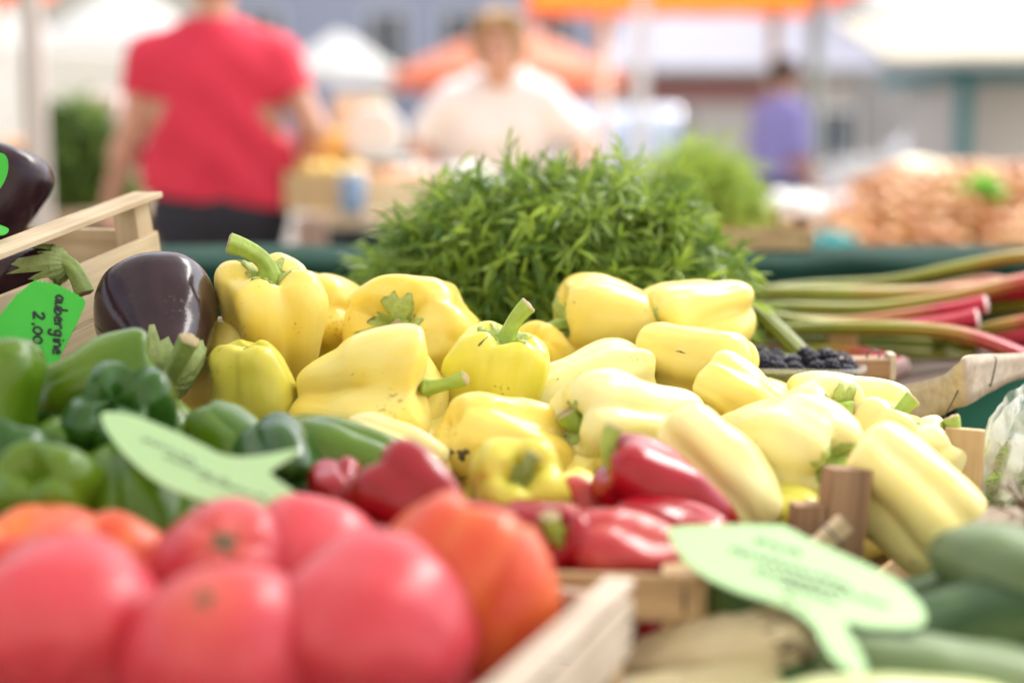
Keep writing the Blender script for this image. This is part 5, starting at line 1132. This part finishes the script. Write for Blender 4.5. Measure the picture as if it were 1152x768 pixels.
# big orange canopy on posts
D = 9.5; e = empty('market_canopy', Vector((X(785, D), D, 0)), 'yellow-orange stall canopy along the top edge, on whitish posts', 'canopy', 'market parasols'); zt = Zp(-7, D); hw = 190 / 1600 * D
V = [(-hw, 0, zt + .12), (hw, 0, zt + .12), (hw, 2.2, zt + .12), (-hw, 2.2, zt + .12), (0, 1.1, zt + .8)]
MB().add(V, [(0, 1, 4), (1, 2, 4), (2, 3, 4), (3, 0, 4)]).build('canopy', M_cyel, e)
V = []; F = []
for k in range(81):
    f = k / 80 * 4; s = int(min(f, 3.999)); u = f - s; q = [(-hw + 2 * hw * u, 0), (hw, 2.2 * u), (hw - 2 * hw * u, 2.2), (-hw, 2.2 - 2.2 * u)][s]
    V += [(q[0], q[1], zt + .12), (q[0], q[1], zt + .012 * abs(math.sin(k * .8)))]
for k in range(80): F.append((2 * k, 2 * k + 1, 2 * k + 3, 2 * k + 2))
mesh('valance', V, F, M_corange, e, False)
for (x, y, pm) in ((X(720, D) - X(785, D), .06, M_white), (X(913, D) - X(785, D), .06, M_steel), (X(700, D) - X(785, D), 2.14, M_white), (X(930, D) - X(785, D), 2.14, M_steel)): MB().lathe([(.055, 0), (.05, .05), (.045, zt + .1)], 14, Matrix.Translation((x, y, 0))).build('post', pm, e, True)
# ---- vehicles
def vehicle(name, loc, yaw, prof, glass, Wd, mat, label, cat, wheels, wr=.31, lamp=None):
    """side profile extruded across; x forward"""
    e = empty(name, None, label, cat, mat=Matrix.Translation(loc) @ Matrix.Rotation(yaw, 4, 'Z'))
    pts = smooth_poly(prof, 4); k = len(pts); zmax = max(p[1] for p in pts); V = []; F = []; S = [(-1, .93), (-.94, 1), (.94, 1), (1, .93)]
    for s, sc in S:
        for (x, z) in pts: tb = 1 - .14 * max(0, (z - .85)) / max(.3, zmax - .85); V.append((x * (sc * .02 + .98), s * Wd / 2 * tb, .3 + (z - .3) * (sc * .15 + .85) if sc < 1 else z))
    for i in range(3):
        for j in range(k): F.append((i * k + j, i * k + (j + 1) % k, (i + 1) * k + (j + 1) % k, (i + 1) * k + j))
    F.append(tuple(range(k - 1, -1, -1))); F.append(tuple(3 * k + j for j in range(k))); body = mesh('body', V, F, mat, e, False)
    for poly in glass:
        for s in (-1, 1):
            q = [Vector((x, s * (Wd / 2 * (1 - .14 * max(0, (z - .85)) / max(.3, zmax - .85)) + .004), z)) for x, z in poly]
            MB().sheet(q, (0, s, 0), .008).build('window', M_glass, e)
    for wx in wheels:
        for s in (-1, 1):
            Mw = Matrix.Translation((wx, s * (Wd / 2 - .10), wr)) @ Matrix.Rotation(math.pi / 2, 4, 'X'); w = MB().lathe([(wr * .6, -.11), (wr * .95, -.11), (wr, -.07), (wr, .07), (wr * .95, .11), (wr * .6, .11)], 24, Mw).build('wheel', M_tyre, e, True)
            MB().lathe([(wr * .58, -.105), (wr * .62, -.06), (wr * .62, .06), (wr * .58, .105)], 20, Mw).build('rim', M_steel, w, True)
    for (x, z) in (lamp or []):
        for s in (-1, 1): MB().box((x, s * (Wd / 2 - .22), z), (.06, .26, .14), bev=.02).build('headlight', M_white, e)
    return e
M_vwhite = plain('white_car_paint', (.80, .80, .80), .12, var=.01, Coat_Weight=1.0); M_vblue = plain('pale_blue_car_paint', (.52, .58, .70), .15, var=.02, Coat_Weight=1.0)
van = [(-2.4, .3), (-2.42, 1.0), (-2.35, 1.9), (-2.2, 2.02), (0, 2.05), (1.0, 2.0), (1.35, 1.75), (1.75, 1.2), (2.35, 1.0), (2.45, .6), (2.4, .3)]
vehicle('parked_van', Vector((X(-20, 15), 15.5, 0)), R_(180), van, [[(.55, 1.2), (1.55, 1.2), (1.2, 1.75), (.6, 1.8)]], 1.8, plain('cream_van_paint', (.80, .76, .66), .3, Coat_Weight=.5), 'cream van parked behind the greens at the far left', 'van', (-1.6, 1.6), lamp=[(2.42, .75)])
car = [(-1.9, .3), (-1.95, .7), (-1.85, .95), (-1.5, 1.42), (-.9, 1.52), (.2, 1.5), (.55, 1.38), (1.0, .98), (1.7, .86), (1.95, .65), (1.95, .3)]
cg = [[(-1.45, .98), (-.6, .98), (-.6, 1.40), (-1.25, 1.38)], [(-.5, .98), (.75, .98), (.4, 1.3), (.1, 1.41), (-.5, 1.42)]]
vehicle('parked_car', Vector((X(1060, 20) + .35, 20, 0)), R_(180), car, cg, 1.68, M_vwhite, 'white car parked beside the market hall behind the onions', 'car', (-1.2, 1.25), lamp=[(1.93, .68)])
vehicle('parked_car', Vector((X(716, 17), 18, 0)), R_(78), car, cg, 1.68, M_vblue, 'pale blue car parked behind the tarragon, between the woman and the violet shirt', 'car', (-1.2, 1.25), lamp=[(1.93, .68)])

# ---- stall opposite (middle): table, goods
def table(name, x0, x1, y0, y1, z, top_m, cloth_m, label):
    e = empty(name, Vector(((x0 + x1) / 2, (y0 + y1) / 2, 0)), label, 'stall table', 'stall tables opposite'); w, d = x1 - x0, y1 - y0
    MB().box((0, 0, z - .02), (w, d, .04), bev=.005).build('tabletop', top_m, e); V = []; F = []; n = int(w / .05)
    for j, zz in enumerate((z - .045, .5, .08)):
        for k in range(n + 1): V.append((-w / 2 + w * k / n, -d / 2 + .01 + .015 * j * math.sin(k * 1.3) - .008, zz))
    for j in range(2):
        for k in range(n): F.append((j * (n + 1) + k, j * (n + 1) + k + 1, (j + 1) * (n + 1) + k + 1, (j + 1) * (n + 1) + k))
    mesh('cloth_skirt', V, F, cloth_m, e)
    for sx in (-1, 1):
        for sy in (-1, 1): MB().box((sx * (w / 2 - .06), sy * (d / 2 - .08), (z - .04) / 2), (.05, .05, z - .045)).build('leg', M_bwood, e)
    return e
M_plank = plain('pale_plank', (.58, .44, .28), .8, var=.15, scale=6); M_dcloth = plain('blackish_green_cloth', (.018, .03, .026), .9, var=.2)
zt2 = Zp(240, 4.2)
table('market_table', X(345, 4.2), X(800, 4.2), Yd(240, 4.2), Yd(240, 4.2) + .75, zt2, M_plank, M_dcloth, 'plank table opposite in front of the woman in white')
MB().box((X(352, 4.1), Yd(240, 4.1) - .05, zt2 / 2), (.085, .04, zt2), bev=.005).build('wooden_prop', plain('rosy_brown_board', (.34, .22, .17), .8)); tag(bpy.data.objects['wooden_prop'], 'rosy brown board leaning upright at the left end of the plank table', 'board')
def box_crate(px, py, D, w, d, h, mat, fill_m, label, z=None, n=10, r=.035, gname=None, item='fruit', ilabel=None):
    c = P(px, py, D); z0 = z if z is not None else c.z - h
    e = empty('produce_box', Vector((c.x, c.y + d / 2, z0)), label, 'box', 'boxes of goods on the far stalls'); t = .01
    for (a, b_, cx, cy) in ((w, t, 0, -d / 2), (w, t, 0, d / 2), (t, d - t, -w / 2 + t / 2, 0), (t, d - t, w / 2 - t / 2, 0)): MB().box((cx, cy, h / 2), (a, b_, h)).build('side', mat, e)
    MB().box((0, 0, .006), (w - .03, d - .03, .01)).build('bottom', mat, e)
    if fill_m:
        rr = random.Random(int(px + py)); bm = bmesh.new(); bmesh.ops.create_icosphere(bm, subdivisions=2, radius=r); me = bpy.data.meshes.new(item); bm.to_mesh(me); bm.free(); me.materials.append(fill_m); me.polygons.foreach_set('use_smooth', [True] * len(me.polygons))
        nx = max(1, int((w - .02) / (r * 1.9))); ny = max(1, int((d - .02) / (r * 1.9)))
        for i in range(nx):
            for j in range(ny):
                o = bpy.data.objects.new(item, me); COL.objects.link(o); o.location = Vector((c.x + (i - (nx - 1) / 2) * r * 1.95, c.y + d / 2 + (j - (ny - 1) / 2) * r * 1.95, z0 + h - r * .2 + rr.uniform(-.01, .012))); o.scale = (1, rr.uniform(.85, 1), rr.uniform(.8, .95)); o.rotation_euler = (0, 0, rr.random() * 6)
                tag(o, ilabel, item.replace('_', ' '), 'goods in the ' + label.split(',')[0])
    return e
M_tan = plain('tan_cardboard', (.60, .42, .22), .85, var=.12); M_oran = plain('orange_fruit', (.80, .34, .05), .5, var=.15, scale=20); M_yelf = plain('yellow_fruit', (.80, .56, .12), .5, var=.12, scale=20)
M_peach = plain('peach_fruit', (.78, .38, .20), .6, var=.2, scale=20); M_bluep = plain('blue_plastic', (.22, .32, .46), .35); M_mint = plain('mint_plastic', (.55, .72, .62), .35); M_beige = plain('beige_paper', (.74, .62, .42), .8)
box_crate(368, 196, 4.3, .26, .22, .12, M_tan, M_yelf, 'tan box of yellow fruit, by the elbow of the person in red', z=zt2, ilabel='yellow fruit in the tan box by the elbow of the person in red', item='yellow_fruit')
box_crate(450, 205, 4.35, .30, .24, .10, M_beige, M_peach, 'beige box of peaches, left of the tarragon on the plank table', z=zt2, ilabel='peach in the beige box left of the tarragon', item='peach')
def jar(px, py, D, r, h, mat, lidm, label, z, cat='jar'):
    e = empty('jar', Vector((X(px, D), Yd(py, D), z)), label, cat); MB().lathe([(r * .9, 0), (r, .01), (r, h * .78), (r * .8, h * .86)], 20).build('glass_body', mat, e, True); MB().lathe([(r * .85, h * .86), (r * .88, h * .87), (r * .88, h), (r * .8, h)], 20).build('lid', lidm, e, False); return e
jar(397, 225, 4.22, .04, .13, M_bluep, M_white, 'blue jar with a white lid standing on the plank table', zt2)
# weighing scale with a round dial
D = 4.6; e = empty('weighing_scale', Vector((X(422, D), Yd(200, D), zt2)), 'weighing scale with a round mint-white dial on the plank table', 'scale'); zc = Zp(152, D) - zt2
MB().box((0, 0, .05), (.22, .2, .1), bev=.015).build('base', M_mint, e); MB().box((0, .02, zc * .5 + .03), (.08, .06, zc - .06), bev=.01).build('column', M_mint, e)
MB().lathe([(.085, -.03), (.095, -.02), (.095, .02), (.085, .03)], 28, Matrix.Translation((0, 0, zc)) @ Matrix.Rotation(math.pi / 2, 4, 'X')).build('dial', M_white, e, False); MB().lathe([(.05, .0), (.13, .02), (.14, .035), (.13, .03)], 24, Matrix.Translation((0, -.0, .11))).build('pan', M_steel, e)
for i, (px, D, mt, lb, w, h) in enumerate(((385, 4.7, M_yelf, 'stack of yellow paper bags behind the blue jar', .16, .24), (448, 4.75, M_white, 'white paper packets beside the weighing scale', .16, .15), (408, 4.85, M_beige, 'tall beige sack behind the weighing scale', .2, .36), (500, 4.5, M_white, 'white crumpled paper bag in front of the woman in white', .3, .13), (560, 4.35, M_mint, 'mint-white carton under the hands of the woman in white', .2, .10))):
    e = empty('paper_bag', Vector((X(px, D), D, zt2)), lb, 'paper bag'); V = []; F = []
    for j in range(9):
        f = j / 8
        for k in range(28):
            a = 2 * math.pi * k / 28; c, s_ = math.cos(a), math.sin(a); q = (abs(c) ** 5 + abs(s_) ** 5) ** (-1 / 5) * (1 - .12 * f); V.append(Vector((c * q * w / 2, s_ * q * w / 3 * (1 - .5 * f), f * h)) + nvec(Vector((c * 3 + i * 9, s_ * 3, f * 4))) * .012)
    for j in range(8):
        for k in range(28): F.append((j * 28 + k, j * 28 + (k + 1) % 28, (j + 1) * 28 + (k + 1) % 28, (j + 1) * 28 + k))
    F.append(tuple(range(27, -1, -1))); F.append(tuple(8 * 28 + k for k in range(28))); mesh('bag', V, F, mt, e)
# ---- onion stall at the right
D = 4.7; zo = Zp(287, 4.5); y0 = Yd(287, 4.5)
table('market_table', X(835, 4.5), X(1500, 4.5), y0, y0 + 1.0, zo, M_gcloth, M_gcloth, 'green-covered table opposite heaped with onions')
M_on = plain('onion_skin', (.46, .17, .04), .45, var=.25, scale=25); M_on2 = plain('pale_onion_skin', (.56, .27, .08), .45, var=.25, scale=25)
bm = bmesh.new(); bmesh.ops.create_uvsphere(bm, u_segments=16, v_segments=12, radius=.036)
for v in bm.verts:
    if v.co.z > .02: v.co.z += (v.co.z - .02) * 1.2 * (1 if (v.co.x ** 2 + v.co.y ** 2) < .0002 else .4)
ome = []
for mt in (M_on, M_on2):
    me = bpy.data.meshes.new('onion'); bm.to_mesh(me); me.materials.append(mt); me.polygons.foreach_set('use_smooth', [True] * len(me.polygons)); ome.append(me)
bm.free(); ro = random.Random(8); cnt = 0
for i in range(24):
    for j in range(10):
        x = X(850, 4.6) + i * .066; y = y0 + .06 + j * .066; hh = zo + .03 + math.sin(min(1, j / 6) * 1.5) * (.07 + .14 / (1 + math.exp(-(i - 6.5) * 1.6)))
        for lay in range(2 if j in (0, 1, 2) else 1):
            z = hh - lay * .055
            if z < zo + .028: continue
            o = bpy.data.objects.new('onion', ro.choice(ome)); COL.objects.link(o); o.location = (x + ro.uniform(-.012, .012), y + ro.uniform(-.012, .012), z + ro.uniform(-.01, .01)); o.rotation_euler = (ro.uniform(-1.4, 1.4), ro.uniform(-1.4, 1.4), ro.random() * 6); o.scale = [ro.uniform(.8, 1.15)] * 3
            tag(o, 'orange-brown onion in the heap on the green-covered table', 'onion', 'onions heaped on the opposite stall'); cnt += 1
M_melon = plain('pale_melon', (.80, .72, .48), .5, var=.1, scale=10); M_bgreen = plain('bright_green_leaf', (.06, .50, .03), .5, var=.3)
for px, py, D, r, lb in ((1032, 212, 4.95, .105, 'large pale melon on the onions, beside the bright green leaves'), (1010, 232, 4.8, .07, 'smaller pale melon left of the large one')):
    v = Veg(r * 1.9, r * 2, 'tomato', 9, .05, int(px), 0, .02, (), 1.0, n=40, m=24); e = empty('melon', None, lb, 'melon', 'melons on the onion stall', mat=frame(P(px, py, D), (.2, -.3, 1))); v.body('skin', M_melon, e); v.stem(e, .03, .006, (.3, 0), end=False)
for px, py, D, w, h, mt, lb in ((893, 238, 4.75, .24, .13, M_white, 'white plastic sack on the left end of the onion heap'), (955, 236, 4.9, .20, .10, plain('pinkish_white_sack', (.74, .60, .60), .6), 'pinkish white sack in the middle of the onion heap'), (932, 276, 4.55, .19, .075, plain('turquoise_cloth', (.03, .34, .34), .7), 'turquoise folded cloth at the front edge of the onion stall'), (988, 300, 4.4, .01, .01, M_white, '')):
    if not lb: continue
    c = P(px, py, D); V = []; F = []
    for j in range(13):
        ph = math.pi * j / 12
        for k in range(26):
            a = 2 * math.pi * k / 26; V.append(Vector((w / 2 * math.sin(ph) ** .7 * math.cos(a), w / 2.6 * math.sin(ph) ** .7 * math.sin(a), h / 2 * math.cos(ph))) + nvec(Vector((math.cos(a) * 4 + px, math.sin(a) * 4, j * .5))) * .02)
    for j in range(12):
        for k in range(26): F.append((j * 26 + k, (j + 1) * 26 + k, (j + 1) * 26 + (k + 1) % 26, j * 26 + (k + 1) % 26))
    o = mesh('cloth_bundle' if 'cloth' in lb else 'sack', V, F, mt); o.location = c; tag(o, lb, 'cloth' if 'cloth' in lb else 'sack')
herb_heap('leafy_greens', P(1105, 222, 4.75), .055, .05, .03, 50, 5, .05, .045, .02, 31, leaf_mat('vivid_leaf', (.05, .42, .02), (.12, .60, .05), .4), 'bright green leaves on the onion heap, right of the melons', 'greens', nseg=2)
# ---- far left: greens and boxes
zl = Zp(236, 4.9); table('market_table', X(-260, 5), X(150, 5), 4.7, 5.5, zl, M_plank, M_dcloth, 'table at the far left behind the white post')
herb_heap('leafy_bunch', Vector((X(92, 4.9), 4.95, zl + .04)), .115, .12, .31, 420, 8, .11, .07, .018, 41, M_leaf, 'tall bunch of leafy greens between the white post and the person in red', 'greens', nseg=3)
box_crate(12, 150, 4.8, .22, .2, .22, M_tan, M_peach, 'tan box of fruit, at the far left edge of the photo', z=zl, ilabel='orange fruit in the box at the far left edge', item='orange_fruit')
box_crate(-60, 150, 4.8, .22, .2, .2, M_tan, M_yelf, 'second tan box, just outside the left edge', z=zl, ilabel='yellow fruit in the box just outside the left edge', item='yellow_fruit')
e = empty('paper_bag', Vector((X(122, 5.2), 5.2, zl)), 'pinkish white bag standing behind the leafy greens', 'paper bag'); MB().box((0, 0, .2), (.14, .1, .40), bev=.02).build('bag', plain('pinkish_paper', (.76, .58, .58), .7), e)

# ---- unseen translucent canopy, added to dim and soften light on the stall
e = empty('added_stall_canopy', Vector((0, .6, 0)), 'unseen white cloth canopy above the stall in front, added to soften its light', 'canopy', 'market parasols')
V = []; F = []
for j in range(9):
    for i in range(17):
        x = -1.9 + i * 2.75 / 16; y = -1.4 + j * 3.0 / 8; V.append((x, y, 2.15 + .35 * (1 - abs(y - .1) / 1.5) - .03 * math.sin(i / 16 * math.pi * 4) ** 2))
for j in range(8):
    for i in range(16): F.append((j * 17 + i, j * 17 + i + 1, (j + 1) * 17 + i + 1, (j + 1) * 17 + i))
mesh('canopy_cloth', V, F, cloth_translucent('dense_canopy_cloth', (.80, .80, .78), .38), e)
for sx in (-1.85, .82):
    for yy in (-1.35, 1.5): MB().lathe([(.022, 0), (.022, 2.16)], 12, Matrix.Translation((sx, yy, 0))).build('post', M_steel, e, True)

# ---------------------------------------------------------------- light
w = bpy.data.worlds.new('World'); scene.world = w; w.use_nodes = True; nt = w.node_tree; L = nt.links.new
sky = N(nt, 'ShaderNodeTexSky'); sky.sky_type = 'NISHITA'; sky.sun_disc = False
SUN_EL, SUN_AZ = 52, 40   # azimuth measured clockwise from +Y (ahead of the camera)
sky.sun_elevation = R_(SUN_EL); sky.sun_rotation = R_(SUN_AZ); sky.dust_density = 3.0
hs = N(nt, 'ShaderNodeHueSaturation'); hs.inputs['Saturation'].default_value = .35; L(sky.outputs[0], hs.inputs['Color']); bgn = nt.nodes['Background']; L(hs.outputs[0], bgn.inputs['Color']); bgn.inputs['Strength'].default_value = .15
sd = bpy.data.lights.new('sun', 'SUN'); so = bpy.data.objects.new('sun', sd); COL.objects.link(so); sd.energy = 2.3; sd.angle = R_(40); sd.color = (1, .95, .88)
dirv = Vector((math.sin(R_(SUN_AZ)) * math.cos(R_(SUN_EL)), math.cos(R_(SUN_AZ)) * math.cos(R_(SUN_EL)), math.sin(R_(SUN_EL))))
so.rotation_euler = dirv.to_track_quat('Z', 'Y').to_euler()
vs = scene.view_settings; vs.view_transform = 'Standard'; vs.look = 'None'; vs.gamma = 1; vs.exposure = 1.42
scene.render.engine = 'CYCLES'; cy = scene.cycles; cy.use_denoising = True; cy.max_bounces = 8; cy.transparent_max_bounces = 12; cy.diffuse_bounces = 3; cy.glossy_bounces = 3; cy.sample_clamp_indirect = 8
